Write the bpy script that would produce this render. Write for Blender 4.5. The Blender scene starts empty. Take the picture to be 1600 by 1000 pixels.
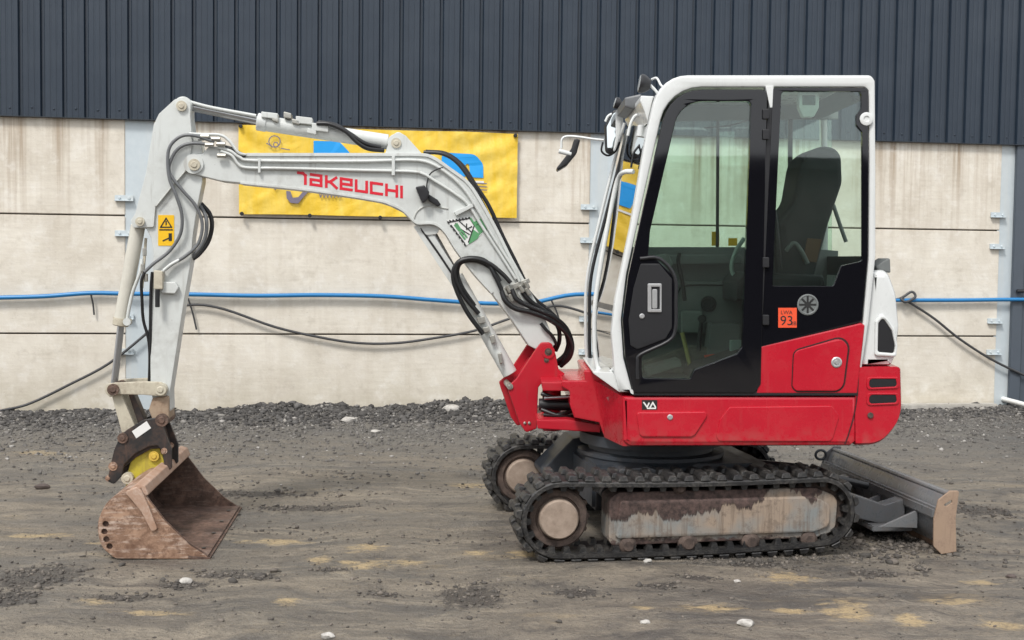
import bpy, bmesh, math, random
import numpy as np
from mathutils import Vector, Matrix, noise as mnoise
random.seed(7); rng = np.random.default_rng(7)
sc = bpy.context.scene
COL = sc.collection
R = math.radians
# ------------------------------------------------------------------ camera
FPX = 1900.0                      # focal length in pixels of a 1600 px wide frame
CAM = Vector((0, 0, 1.55))
pit, rol = math.atan(0.05), 0.0125
fw = Vector((0, math.cos(pit), -math.sin(pit)))
r0 = Vector((1, 0, 0)); u0 = Vector((0, math.sin(pit), math.cos(pit)))
rt = r0*math.cos(rol) + u0*math.sin(rol)
up = u0*math.cos(rol) - r0*math.sin(rol)
cd = bpy.data.cameras.new('camera'); co = bpy.data.objects.new('camera', cd); COL.objects.link(co)
co.matrix_world = Matrix(((rt.x, up.x, -fw.x, CAM.x), (rt.y, up.y, -fw.y, CAM.y), (rt.z, up.z, -fw.z, CAM.z), (0, 0, 0, 1)))
cd.lens = 36*FPX/1600; cd.sensor_width = 36; cd.clip_end = 2000; cd.clip_start = 0.05
sc.camera = co
# ------------------------------------------------------------------ sky, sun, exposure
world = bpy.data.worlds.new('World'); sc.world = world; world.use_nodes = True
nt = world.node_tree; nt.nodes.clear()
out = nt.nodes.new('ShaderNodeOutputWorld'); bg = nt.nodes.new('ShaderNodeBackground')
sky = nt.nodes.new('ShaderNodeTexSky'); sky.sky_type = 'NISHITA'; sky.sun_disc = False
SUN_EL, SUN_AZ = R(52), R(205)
sky.sun_elevation = SUN_EL; sky.sun_rotation = SUN_AZ; sky.dust_density = 4; sky.air_density = 1.0
hs = nt.nodes.new('ShaderNodeHueSaturation'); hs.inputs['Saturation'].default_value = 0.12
hs.inputs['Value'].default_value = 0.9
mx = nt.nodes.new('ShaderNodeMix'); mx.data_type = 'RGBA'; mx.inputs[0].default_value = 0.65
mx.inputs[7].default_value = (9.2, 9.5, 9.9, 1)           # even cloud layer
nt.links.new(sky.outputs[0], hs.inputs['Color']); nt.links.new(hs.outputs[0], mx.inputs[6])
nt.links.new(mx.outputs[2], bg.inputs[0]); nt.links.new(bg.outputs[0], out.inputs[0])
bg.inputs[1].default_value = 0.093
sd = bpy.data.lights.new('sun', 'SUN'); so = bpy.data.objects.new('sun', sd); COL.objects.link(so)
sd.energy = 1.5; sd.angle = R(12); sd.color = (1.0, 0.965, 0.92)
sdir = Vector((math.sin(SUN_AZ)*math.cos(SUN_EL), math.cos(SUN_AZ)*math.cos(SUN_EL), math.sin(SUN_EL)))
so.rotation_euler = sdir.to_track_quat('Z', 'Y').to_euler()
sc.view_settings.view_transform = 'Standard'; sc.view_settings.look = 'None'
sc.view_settings.exposure = 0.86; sc.view_settings.gamma = 1; sc.view_settings.use_curve_mapping = False
sc.render.engine = 'CYCLES'
sc.cycles.max_bounces = 8; sc.cycles.transparent_max_bounces = 16; sc.cycles.use_denoising = True

# ------------------------------------------------------------------ frames: vertical planes in the world
class Frame:
    def __init__(s, O, yaw):
        s.O = Vector(O); s.yaw = yaw
        s.u = Vector((math.cos(yaw), math.sin(yaw), 0)); s.n = Vector((-math.sin(yaw), math.cos(yaw), 0))
    def W(s, a, z, d=0.0): return Vector((s.O.x, s.O.y, 0)) + s.u*a + s.n*d + Vector((0, 0, z))
    def P(s, px, py, d=0.0):
        r = fw*FPX + rt*(px-800) - up*(py-500)
        o = s.O + s.n*d; t = (o-CAM).dot(s.n)/r.dot(s.n)
        return CAM + r*t
    def uv(s, px, py, d=0.0):
        p = s.P(px, py, d); return ((p-s.O).dot(s.u), p.z)
    def uvs(s, pts, d=0.0):
        return [s.uv(p[0], p[1], d) + tuple([p[2]*0.0033] if len(p) > 2 else []) for p in pts]
HOUSE = Frame((0, 6.30, 0), 0)
BOOM = Frame((-2.18, 6.90, 0), R(5.4))
WYAW = math.atan(0.154)
WALL = Frame((0, 12.4, 0), WYAW)
UC0 = Vector((0.81, 6.99, 0)); UYAW = R(8)
UCF = Frame(UC0, UYAW)            # d from -0.775 (near) to +0.775 (far)

def rounded(pts, seg=6):
    """polygon with per-vertex fillet radius (third value)"""
    n = len(pts); res = []
    for i, p in enumerate(pts):
        if len(p) < 3 or p[2] <= 0: res.append((p[0], p[1])); continue
        a = Vector(pts[i-1][:2]); b = Vector(p[:2]); c = Vector(pts[(i+1) % n][:2])
        d1 = a-b; d2 = c-b; l1, l2 = d1.length, d2.length
        if l1 < 1e-6 or l2 < 1e-6: res.append((b.x, b.y)); continue
        d1 /= l1; d2 /= l2
        ang = math.acos(max(-1, min(1, d1.dot(d2))))
        if ang > 3.1: res.append((b.x, b.y)); continue
        t = min(p[2]/math.tan(ang/2), l1*0.48, l2*0.48); r = t*math.tan(ang/2)
        bis = (d1+d2).normalized(); cc = b + bis*(r/math.sin(ang/2))
        s = b + d1*t; e = b + d2*t
        a0 = math.atan2(s.y-cc.y, s.x-cc.x); a1 = math.atan2(e.y-cc.y, e.x-cc.x)
        da = (a1-a0+math.pi) % (2*math.pi) - math.pi
        k = seg
        for j in range(k+1):
            q = a0+da*j/k; res.append((cc.x+r*math.cos(q), cc.y+r*math.sin(q)))
    return res

# ------------------------------------------------------------------ object helpers
WLOC = {}
def tag(o, label=None, cat=None, group=None, kind=None):
    if label: o['label'] = label
    if cat: o['category'] = cat
    if group: o['group'] = group
    if kind: o['kind'] = kind
    return o
def empty(name, loc, label=None, cat=None, group=None):
    o = bpy.data.objects.new(name, None); o.empty_display_size = 0.2; COL.objects.link(o)
    o.location = loc; WLOC[o] = Vector(loc); return tag(o, label, cat, group)
def finish(name, me, mat, parent=None, sharp=32, kind=None):
    co_ = np.empty(len(me.vertices)*3); me.vertices.foreach_get('co', co_); co_ = co_.reshape(-1, 3)
    c = Vector(((co_.min(0)+co_.max(0))/2).tolist())
    me.transform(Matrix.Translation(-c))
    me.polygons.foreach_set('use_smooth', [True]*len(me.polygons))
    me.set_sharp_from_angle(angle=R(sharp))
    me.materials.clear(); me.materials.append(mat)
    o = bpy.data.objects.new(name, me); COL.objects.link(o)
    wn = o.modifiers.new('weighted_normal', 'WEIGHTED_NORMAL'); wn.keep_sharp = True; wn.weight = 60
    if parent is not None:
        o.parent = parent; o.location = c - WLOC[parent]
    else: o.location = c
    WLOC[o] = c
    if kind: o['kind'] = kind
    return o
def from_bm(name, bm, mat, parent=None, sharp=32, kind=None):
    bmesh.ops.recalc_face_normals(bm, faces=bm.faces)
    me = bpy.data.meshes.new(name); bm.to_mesh(me); bm.free()
    return finish(name, me, mat, parent, sharp, kind)
def plate_mesh(F, outlines, d0, d1, bevel):
    cu = bpy.data.curves.new('c', 'CURVE'); cu.dimensions = '2D'; cu.fill_mode = 'BOTH'
    t = abs(d1-d0); b = min(bevel, t*0.45)
    for ol in outlines:
        pts = rounded(ol)
        sp = cu.splines.new('POLY'); sp.points.add(len(pts)-1); sp.use_cyclic_u = True
        for q, p in zip(sp.points, pts): q.co = (p[0], p[1], 0, 1)
    cu.extrude = max(t/2-b, 1e-5); cu.bevel_depth = b; cu.bevel_resolution = 1; cu.offset = -b
    ob = bpy.data.objects.new('c', cu)
    me = bpy.data.meshes.new_from_object(ob)
    bpy.data.objects.remove(ob); bpy.data.curves.remove(cu)
    mid = (d0+d1)/2
    M = Matrix(((F.u.x, 0, F.n.x, F.O.x+F.n.x*mid), (F.u.y, 0, F.n.y, F.O.y+F.n.y*mid), (0, 1, 0, 0), (0, 0, 0, 1)))
    me.transform(M)
    bm = bmesh.new(); bm.from_mesh(me); bpy.data.meshes.remove(me)
    bmesh.ops.remove_doubles(bm, verts=bm.verts, dist=1e-5)
    bmesh.ops.recalc_face_normals(bm, faces=bm.faces)
    return bm
def plate(name, F, outlines, d0, d1, mat, parent=None, bevel=0.004, px=True, pd=None):
    """outlines (pixel points on the plane at depth pd, or metres) extruded from d0 to d1"""
    if not isinstance(outlines[0][0], (tuple, list)): outlines = [outlines]
    if px: outlines = [F.uvs(o, d0 if pd is None else pd) for o in outlines]
    return from_bm(name, plate_mesh(F, outlines, d0, d1, bevel), mat, parent)
def merge(bms):
    b = bmesh.new()
    for x in bms:
        me = bpy.data.meshes.new('t'); x.to_mesh(me); x.free(); b.from_mesh(me); bpy.data.meshes.remove(me)
    return b
def pl(F, outlines, d0, d1, bevel=0.004, px=True, pd=None):
    if not isinstance(outlines[0][0], (tuple, list)): outlines = [outlines]
    if px: outlines = [F.uvs(o, d0 if pd is None else pd) for o in outlines]
    return plate_mesh(F, outlines, d0, d1, bevel)
def catmull(pts, n=6):
    if len(pts) < 3: return [Vector(p) for p in pts]
    P = [Vector(p) for p in pts]; P = [P[0]*2-P[1]] + P + [P[-1]*2-P[-2]]
    res = []
    for i in range(1, len(P)-2):
        a, b, c, d = P[i-1:i+3]
        for j in range(n):
            t = j/n
            res.append(0.5*((2*b)+(c-a)*t+(2*a-5*b+4*c-d)*t*t+(3*b-a-3*c+d)*t**3))
    res.append(P[-2]); return res
def tube_bm(pts, r, seg=8, smooth=True, n=6, caps=True):
    path = catmull(pts, n) if smooth else [Vector(p) for p in pts]
    bm = bmesh.new(); rings = []
    t0 = (path[1]-path[0]).normalized()
    ref = Vector((0, 0, 1)) if abs(t0.z) < 0.9 else Vector((0, 1, 0))
    nn = t0.cross(ref).normalized()
    for i, p in enumerate(path):
        t = (path[min(i+1, len(path)-1)]-path[max(i-1, 0)]).normalized()
        nn = (nn - t*nn.dot(t)).normalized(); bb = t.cross(nn)
        rr = r(i/(len(path)-1)) if callable(r) else r
        rings.append([bm.verts.new(p+(nn*math.cos(2*math.pi*k/seg)+bb*math.sin(2*math.pi*k/seg))*rr) for k in range(seg)])
    for a, b in zip(rings, rings[1:]):
        for k in range(seg): bm.faces.new((a[k], a[(k+1) % seg], b[(k+1) % seg], b[k]))
    if caps: bm.faces.new(rings[0]); bm.faces.new(rings[-1][::-1])
    return bm
def tube(name, pts, r, mat, parent=None, seg=8, smooth=True, n=6): return from_bm(name, tube_bm(pts, r, seg, smooth, n), mat, parent, sharp=50)
def hose(name, F, pts, r, mat, parent=None, n=6): return tube(name, [F.P(*p) for p in pts], r, mat, parent, n=n)
def lathe_bm(p0, axis, prof, seg=28):
    """prof: list of (distance along axis, radius)"""
    p0 = Vector(p0); ax = Vector(axis).normalized()
    ref = Vector((0, 0, 1)) if abs(ax.z) < 0.9 else Vector((1, 0, 0))
    a = ax.cross(ref).normalized(); b = ax.cross(a); bm = bmesh.new(); rings = []
    for h, r in prof:
        if r <= 1e-6: rings.append([bm.verts.new(p0+ax*h)]); continue
        rings.append([bm.verts.new(p0+ax*h+(a*math.cos(2*math.pi*k/seg)+b*math.sin(2*math.pi*k/seg))*r) for k in range(seg)])
    for A, B in zip(rings, rings[1:]):
        for k in range(seg):
            k2 = (k+1) % seg
            if len(A) == 1 and len(B) == 1: continue
            if len(A) == 1: bm.faces.new((A[0], B[k2], B[k]))
            elif len(B) == 1: bm.faces.new((A[k], A[k2], B[0]))
            else: bm.faces.new((A[k], A[k2], B[k2], B[k]))
    for ring, rev in ((rings[0], True), (rings[-1], False)):
        if len(ring) > 1: bm.faces.new(ring[::-1] if rev else ring)
    return bm
def lathe(name, p0, axis, prof, mat, parent=None, seg=28): return from_bm(name, lathe_bm(p0, axis, prof, seg), mat, parent)
def disc_prof(r, h, ch=0.004): return [(0, r), (h-ch, r), (h, r-ch)]
def cyl_bm(p0, p1, r, seg=20, ch=0.003):
    p0 = Vector(p0); p1 = Vector(p1); L = (p1-p0).length
    return lathe_bm(p0, p1-p0, [(0, r-ch), (ch, r), (L-ch, r), (L, r-ch)], seg)
def cyl(name, p0, p1, r, mat, parent=None, seg=20): return from_bm(name, cyl_bm(p0, p1, r, seg), mat, parent)
def box_bm(F, a0, a1, z0, z1, d0, d1, bevel=0.004):
    bm = bmesh.new(); bmesh.ops.create_cube(bm, size=1)
    for v in bm.verts:
        v.co = F.W(a0+(v.co.x+.5)*(a1-a0), z0+(v.co.z+.5)*(z1-z0), d0+(v.co.y+.5)*(d1-d0))
    if bevel: bmesh.ops.bevel(bm, geom=list(bm.edges), offset=bevel, segments=2, affect='EDGES', clamp_overlap=True)
    return bm
def loft_bm(loops, close_ends=True):
    bm = bmesh.new(); rs = [[bm.verts.new(p) for p in l] for l in loops]; n = len(loops[0])
    for a, b in zip(rs, rs[1:]):
        for k in range(n): bm.faces.new((a[k], a[(k+1) % n], b[(k+1) % n], b[k]))
    if close_ends: bm.faces.new(rs[0][::-1]); bm.faces.new(rs[-1])
    return bm

# ------------------------------------------------------------------ materials
def lin(c):  # 0-255 sRGB -> linear
    return tuple(((x/255)/12.92 if x/255 <= .04045 else ((x/255+.055)/1.055)**2.4) for x in c) + (1,)
class N:
    def __init__(s, name):
        s.m = bpy.data.materials.new(name); s.m.use_nodes = True; s.t = s.m.node_tree; s.t.nodes.clear()
        s.out = s.new('ShaderNodeOutputMaterial'); s.tc = s.new('ShaderNodeTexCoord')
    def new(s, k, **kw):
        n = s.t.nodes.new(k)
        for a, v in kw.items(): setattr(n, a, v)
        return n
    def link(s, a, b): s.t.links.new(a, b)
    def setin(s, n, i, v):
        if v is None: return
        if hasattr(v, 'is_linked') or hasattr(v, 'links'): s.link(v, n.inputs[i])
        else: n.inputs[i].default_value = v
    def noise(s, scale, detail=4, rough=0.55, vec=None, dist=0.0):
        n = s.new('ShaderNodeTexNoise'); n.inputs['Scale'].default_value = scale; n.inputs['Detail'].default_value = detail
        n.inputs['Roughness'].default_value = rough; n.inputs['Distortion'].default_value = dist
        s.link(vec if vec is not None else s.tc.outputs['Object'], n.inputs['Vector']); return n.outputs[0]
    def map(s, vec=None, scale=(1, 1, 1), loc=(0, 0, 0), rot=(0, 0, 0)):
        n = s.new('ShaderNodeMapping'); n.inputs['Scale'].default_value = scale; n.inputs['Location'].default_value = loc
        n.inputs['Rotation'].default_value = rot
        s.link(vec if vec is not None else s.tc.outputs['Object'], n.inputs['Vector']); return n.outputs[0]
    def ramp(s, v, *stops):
        n = s.new('ShaderNodeValToRGB'); e = n.color_ramp.elements
        while len(e) < len(stops): e.new(0.5)
        for q, (p, c) in zip(e, stops):
            q.position = p; q.color = c if isinstance(c, tuple) else (c, c, c, 1)
        s.link(v, n.inputs[0]); return n.outputs[0]
    def mix(s, f, a, b, mode='MIX'):
        n = s.new('ShaderNodeMix'); n.data_type = 'RGBA'; n.blend_type = mode
        s.setin(n, 0, f); s.setin(n, 6, a); s.setin(n, 7, b); return n.outputs[2]
    def math(s, op, a, b=None, c=None):
        n = s.new('ShaderNodeMath'); n.operation = op
        s.setin(n, 0, a); s.setin(n, 1, b); s.setin(n, 2, c); return n.outputs[0]
    def pos(s):
        return s.new('ShaderNodeNewGeometry').outputs['Position']
    def sep(s, v):
        n = s.new('ShaderNodeSeparateXYZ'); s.link(v, n.inputs[0]); return n.outputs
    def bsdf(s, color, rough=0.5, metal=0.0, bump=None, bdist=0.002, bstr=1.0, spec=0.5, coat=0.0):
        b = s.new('ShaderNodeBsdfPrincipled')
        s.setin(b, 'Base Color', color); s.setin(b, 'Roughness', rough); s.setin(b, 'Metallic', metal)
        s.setin(b, 'Specular IOR Level', spec); s.setin(b, 'Coat Weight', coat)
        if bump is not None:
            n = s.new('ShaderNodeBump'); n.inputs['Distance'].default_value = bdist; n.inputs['Strength'].default_value = bstr
            s.link(bump, n.inputs['Height']); s.link(n.outputs[0], b.inputs['Normal'])
        s.link(b.outputs[0], s.out.inputs[0]); s.b = b; return s.m
def mul(c, k): return (c[0]*k, c[1]*k, c[2]*k, 1)
def paint(name, col, rough=0.35, dirt=0.35, dirtcol=(0.16, 0.135, 0.11, 1), scale=1.0, low=None, coat=0.0, fleck=0.0):
    """machine paint: dust film, grime streaks running down, chips; low=(z0,z1): more mud low on the machine"""
    s = N(name); v = s.tc.outputs['Object']; p = s.pos()
    n1 = s.noise(3*scale, 6, 0.6, p); n2 = s.noise(22*scale, 5, 0.65, p)
    st = s.noise(1, 5, 0.6, s.map(p, (26, 26, 2.2)))
    d = s.math('MULTIPLY', s.ramp(n1, (0.42, 0.0), (0.72, 1.0)), s.ramp(n2, (0.35, 0.15), (0.7, 1.0)))
    d = s.math('MAXIMUM', d, s.math('MULTIPLY', s.ramp(st, (0.56, 0.0), (0.74, 1.0)), 0.7))
    d = s.math('MULTIPLY', d, dirt)
    if low:
        z = s.sep(p)[2]
        mr = s.new('ShaderNodeMapRange'); s.link(z, mr.inputs[0]); mr.inputs[1].default_value = low[0]; mr.inputs[2].default_value = low[1]
        mr.inputs[3].default_value = 0.85 if low[0] < 0.3 else 0.5; mr.inputs[4].default_value = 0.0
        d = s.math('MAXIMUM', d, s.math('MULTIPLY', mr.outputs[0], s.ramp(n2, (0.4, 0.0), (0.62, 1.0))))
    c = s.mix(s.ramp(n1, (0.3, 0.0), (0.7, 1.0)), mul(col, 0.93), mul(col, 1.05))
    c = s.mix(d, c, dirtcol)
    if fleck:
        f = s.ramp(s.noise(55*scale, 3, 0.7, p), (0.70, 0.0), (0.74, 1.0)); c = s.mix(s.math('MULTIPLY', f, fleck), c, (0.07, 0.045, 0.03, 1))
    r = s.math('ADD', s.math('MULTIPLY', d, 0.4), s.math('MULTIPLY_ADD', n2, 0.12, rough-0.06))
    return s.bsdf(c, r, 0, n2, 0.0006, 0.6, coat=coat)
WHITE = paint('white_paint', (0.60, 0.62, 0.60, 1), 0.34, 0.6, dirtcol=(0.20, 0.18, 0.15, 1), fleck=0.45)
CABW = paint('cab_white_paint', (0.66, 0.675, 0.665, 1), 0.28, 0.16, coat=0.2)
CREAM = paint('worn_cream_paint', (0.52, 0.48, 0.38, 1), 0.5, 0.75, dirtcol=(0.14, 0.085, 0.05, 1), scale=2.2, fleck=0.8)
RED = paint('red_paint', (0.46, 0.006, 0.021, 1), 0.26, 0.22, dirtcol=(0.30, 0.11, 0.09, 1), coat=0.25, low=(0.57, 0.72), fleck=0.25)
REDB = paint('red_bracket_paint', (0.44, 0.006, 0.020, 1), 0.38, 0.38, dirtcol=(0.20, 0.06, 0.05, 1), fleck=0.5)
GREYP = paint('chassis_grey_paint', (0.032, 0.038, 0.046, 1), 0.45, 0.75, dirtcol=(0.10, 0.082, 0.068, 1))
BLADE = paint('blade_grey_paint', (0.17, 0.18, 0.19, 1), 0.26, 0.7, dirtcol=(0.17, 0.12, 0.085, 1), fleck=0.5, low=(0.0, 0.16))
BLACKP = paint('black_paint', (0.012, 0.0125, 0.014, 1), 0.32, 0.25, dirtcol=(0.10, 0.09, 0.08, 1))
HITCHB = paint('hitch_black_paint', (0.02, 0.02, 0.021, 1), 0.45, 0.8, dirtcol=(0.17, 0.085, 0.05, 1), scale=2.5, fleck=0.8)
YELLOWP = paint('hitch_yellow_paint', (0.50, 0.42, 0.035, 1), 0.5, 0.9, dirtcol=(0.2, 0.13, 0.06, 1), scale=3, fleck=0.7)
def simple(name, col, rough=0.5, metal=0.0, var=0.15, bscale=60, bd=0.0005, spec=0.5):
    s = N(name); n = s.noise(bscale, 4, 0.6)
    c = s.mix(n, mul(col, 1-var), mul(col, 1+var)); return s.bsdf(c, rough, metal, n, bd, 0.7, spec=spec)
RUBBER = simple('hose_rubber', (0.012, 0.012, 0.013, 1), 0.42)
GREYHOSE = simple('grey_hose', (0.13, 0.135, 0.14, 1), 0.4)
STEEL = simple('polished_steel', (0.42, 0.42, 0.42, 1), 0.28, 0.9, 0.1)
ZINC = simple('zinc_fitting', (0.42, 0.41, 0.37, 1), 0.42, 0.75, 0.25)
PLASTIC = simple('black_plastic', (0.014, 0.014, 0.016, 1), 0.4)
DPLASTIC = simple('grey_plastic', (0.14, 0.15, 0.148, 1), 0.55)
SILVER = simple('silver_handle', (0.5, 0.5, 0.5, 1), 0.35, 0.6)
WSTICK = simple('white_vinyl', (0.72, 0.72, 0.70, 1), 0.4, 0, 0.04)
YSTICK = simple('yellow_vinyl', (0.80, 0.47, 0.01, 1), 0.4, 0, 0.05)
OSTICK = simple('orange_vinyl', (0.75, 0.085, 0.03, 1), 0.4, 0, 0.05)
KINK = simple('black_print', (0.02, 0.02, 0.02, 1), 0.4)
RINK = simple('red_print', (0.62, 0.012, 0.03, 1), 0.35, 0, 0.05)
GINK = simple('green_print', (0.10, 0.30, 0.13, 1), 0.4, 0, 0.1)
SEATM = simple('seat_fabric', (0.035, 0.038, 0.041, 1), 0.85, 0, 0.3, 300)
def tread():
    s = N('track_rubber'); p = s.pos(); n = s.noise(9, 5, 0.65, p); n2 = s.noise(60, 5, 0.7, p)
    d = s.math('MULTIPLY', s.ramp(n, (0.38, 0.1), (0.68, 1.0)), s.ramp(n2, (0.38, 0.0), (0.62, 1.0)))
    c = s.mix(s.math('MULTIPLY', d, 0.5), (0.011, 0.011, 0.012, 1), (0.14, 0.128, 0.11, 1))
    return s.bsdf(c, s.math('MULTIPLY_ADD', d, 0.3, 0.42), 0, n2, 0.004, 0.9)
TREAD = tread()
def trackside():
    s = N('track_frame_paint'); p = s.tc.outputs['Object']; sx = s.sep(p)
    big = s.noise(1, 3, 0.5, s.map(p, (5.0, 5.0, 0.0)))
    fine = s.noise(1, 4, 0.75, s.map(p, (30, 30, 2.5)))
    line = s.math('ADD', s.math('MULTIPLY', s.math('SUBTRACT', big, 0.5), 0.30), s.math('MULTIPLY', s.math('SUBTRACT', fine, 0.5), 0.13))
    right = s.math('MULTIPLY', s.ramp(s.math('ADD', sx[0], 0.5), (0.62, 0.0), (0.80, 1.0)), 0.10)
    h = s.math('SUBTRACT', s.math('SUBTRACT', sx[2], line), right)
    mud = s.ramp(s.math('MULTIPLY_ADD', h, 1.0, 0.5), (0.515, 0.0), (0.525, 1.0))
    n2 = s.noise(30, 6, 0.7, p); st = s.noise(1, 4, 0.6, s.map(p, (60, 60, 4)))
    clean = s.mix(s.ramp(s.noise(5, 3, 0.5, p), (0.4, 0.0), (0.6, 1.0)), (0.20, 0.21, 0.205, 1), (0.29, 0.225, 0.17, 1))
    clean = s.mix(s.math('MULTIPLY', s.ramp(st, (0.5, 0.0), (0.66, 1.0)), 0.6), clean, (0.13, 0.095, 0.07, 1))
    clean = s.mix(s.ramp(n2, (0.62, 0.0), (0.70, 0.8)), clean, (0.07, 0.045, 0.035, 1))
    mudc = s.mix(s.ramp(n2, (0.35, 0.0), (0.65, 1.0)), (0.022, 0.014, 0.012, 1), (0.11, 0.070, 0.060, 1))
    lowm = s.ramp(s.math('ADD', s.math('MULTIPLY', sx[2], -1.0), s.math('MULTIPLY_ADD', s.noise(12, 6, 0.7, p), 0.16, 0.27)), (0.462, 0.0), (0.475, 1.0))
    clean = s.mix(s.ramp(s.noise(16, 6, 0.75, p), (0.52, 0.0), (0.62, 0.5)), clean, (0.12, 0.09, 0.07, 1))
    c = s.mix(s.math('MAXIMUM', mud, lowm), clean, mudc)
    return s.bsdf(c, 0.75, 0, s.math('ADD', s.math('MULTIPLY', mud, 1.0), s.math('MULTIPLY', n2, 0.6)), 0.004, 0.8)
TSIDE = trackside()
def mudmat(name, a, b, rough=0.85, sc_=18, bd=0.006):
    s = N(name); p = s.pos(); n = s.noise(sc_, 8, 0.7, p); n2 = s.noise(sc_*5, 4, 0.6, p)
    return s.bsdf(s.mix(s.ramp(n, (0.3, 0.0), (0.7, 1.0)), a, b), rough, 0, s.math('ADD', n, s.math('MULTIPLY', n2, 0.4)), bd, 0.9)
MUD = mudmat('dried_mud', (0.030, 0.021, 0.018, 1), (0.13, 0.092, 0.074, 1))
HUBM = mudmat('hub_dusty_paint', (0.22, 0.165, 0.125, 1), (0.38, 0.30, 0.24, 1), 0.75, 14, 0.002)
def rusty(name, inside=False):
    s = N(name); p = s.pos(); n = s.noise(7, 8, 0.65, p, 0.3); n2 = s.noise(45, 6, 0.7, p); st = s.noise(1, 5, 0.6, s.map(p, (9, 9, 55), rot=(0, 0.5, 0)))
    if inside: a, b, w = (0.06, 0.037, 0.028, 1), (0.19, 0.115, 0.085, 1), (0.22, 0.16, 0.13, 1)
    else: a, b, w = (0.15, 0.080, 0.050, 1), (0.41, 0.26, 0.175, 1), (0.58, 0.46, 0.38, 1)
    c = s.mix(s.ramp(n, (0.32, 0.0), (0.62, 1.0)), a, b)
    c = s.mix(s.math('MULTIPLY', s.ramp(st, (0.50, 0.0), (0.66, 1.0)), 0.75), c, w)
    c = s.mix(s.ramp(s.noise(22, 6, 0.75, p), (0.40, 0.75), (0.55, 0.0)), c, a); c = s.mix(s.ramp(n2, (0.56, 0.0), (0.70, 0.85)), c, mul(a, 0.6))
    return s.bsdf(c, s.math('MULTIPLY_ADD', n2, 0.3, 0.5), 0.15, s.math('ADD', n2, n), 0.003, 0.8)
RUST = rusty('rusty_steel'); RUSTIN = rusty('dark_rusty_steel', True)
def glass(name, tint, ior=1.5):
    s = N(name); fr = s.new('ShaderNodeFresnel'); fr.inputs[0].default_value = ior
    tr = s.new('ShaderNodeBsdfTransparent'); tr.inputs[0].default_value = tint
    gl = s.new('ShaderNodeBsdfGlossy'); gl.inputs['Roughness'].default_value = 0.02
    wv = s.noise(1.3, 2, 0.4, s.pos()); bp = s.new('ShaderNodeBump'); bp.inputs['Distance'].default_value = 0.002; bp.inputs['Strength'].default_value = 0.5
    s.link(wv, bp.inputs['Height']); s.link(bp.outputs[0], gl.inputs['Normal'])
    dust = s.new('ShaderNodeBsdfDiffuse'); dust.inputs[0].default_value = (0.5, 0.48, 0.44, 1)
    m0 = s.new('ShaderNodeMixShader'); s.link(s.math('MULTIPLY', s.ramp(s.noise(2.5, 5, 0.6, s.pos()), (0.4, 0.15), (0.75, 1.0)), 0.035), m0.inputs[0])
    s.link(tr.outputs[0], m0.inputs[1]); s.link(dust.outputs[0], m0.inputs[2])
    mx_ = s.new('ShaderNodeMixShader'); s.link(s.math('MULTIPLY', fr.outputs[0], 1.9), mx_.inputs[0])
    s.link(m0.outputs[0], mx_.inputs[1]); s.link(gl.outputs[0], mx_.inputs[2]); s.link(mx_.outputs[0], s.out.inputs[0]); return s.m
GLASS = glass('tinted_green_glass', (0.88, 0.975, 0.925, 1))
def blackglass():
    s = N('black_enamel_glass'); s.bsdf((0.005, 0.005, 0.007, 1), 0.05, 0, spec=0.6); return s.m
BGLASS = blackglass()
MIRROR = simple('mirror_glass', (0.75, 0.8, 0.8, 1), 0.03, 1.0, 0.01, bd=0)
LAMPG = simple('lamp_lens', (0.6, 0.62, 0.62, 1), 0.15, 0.3)

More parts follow.
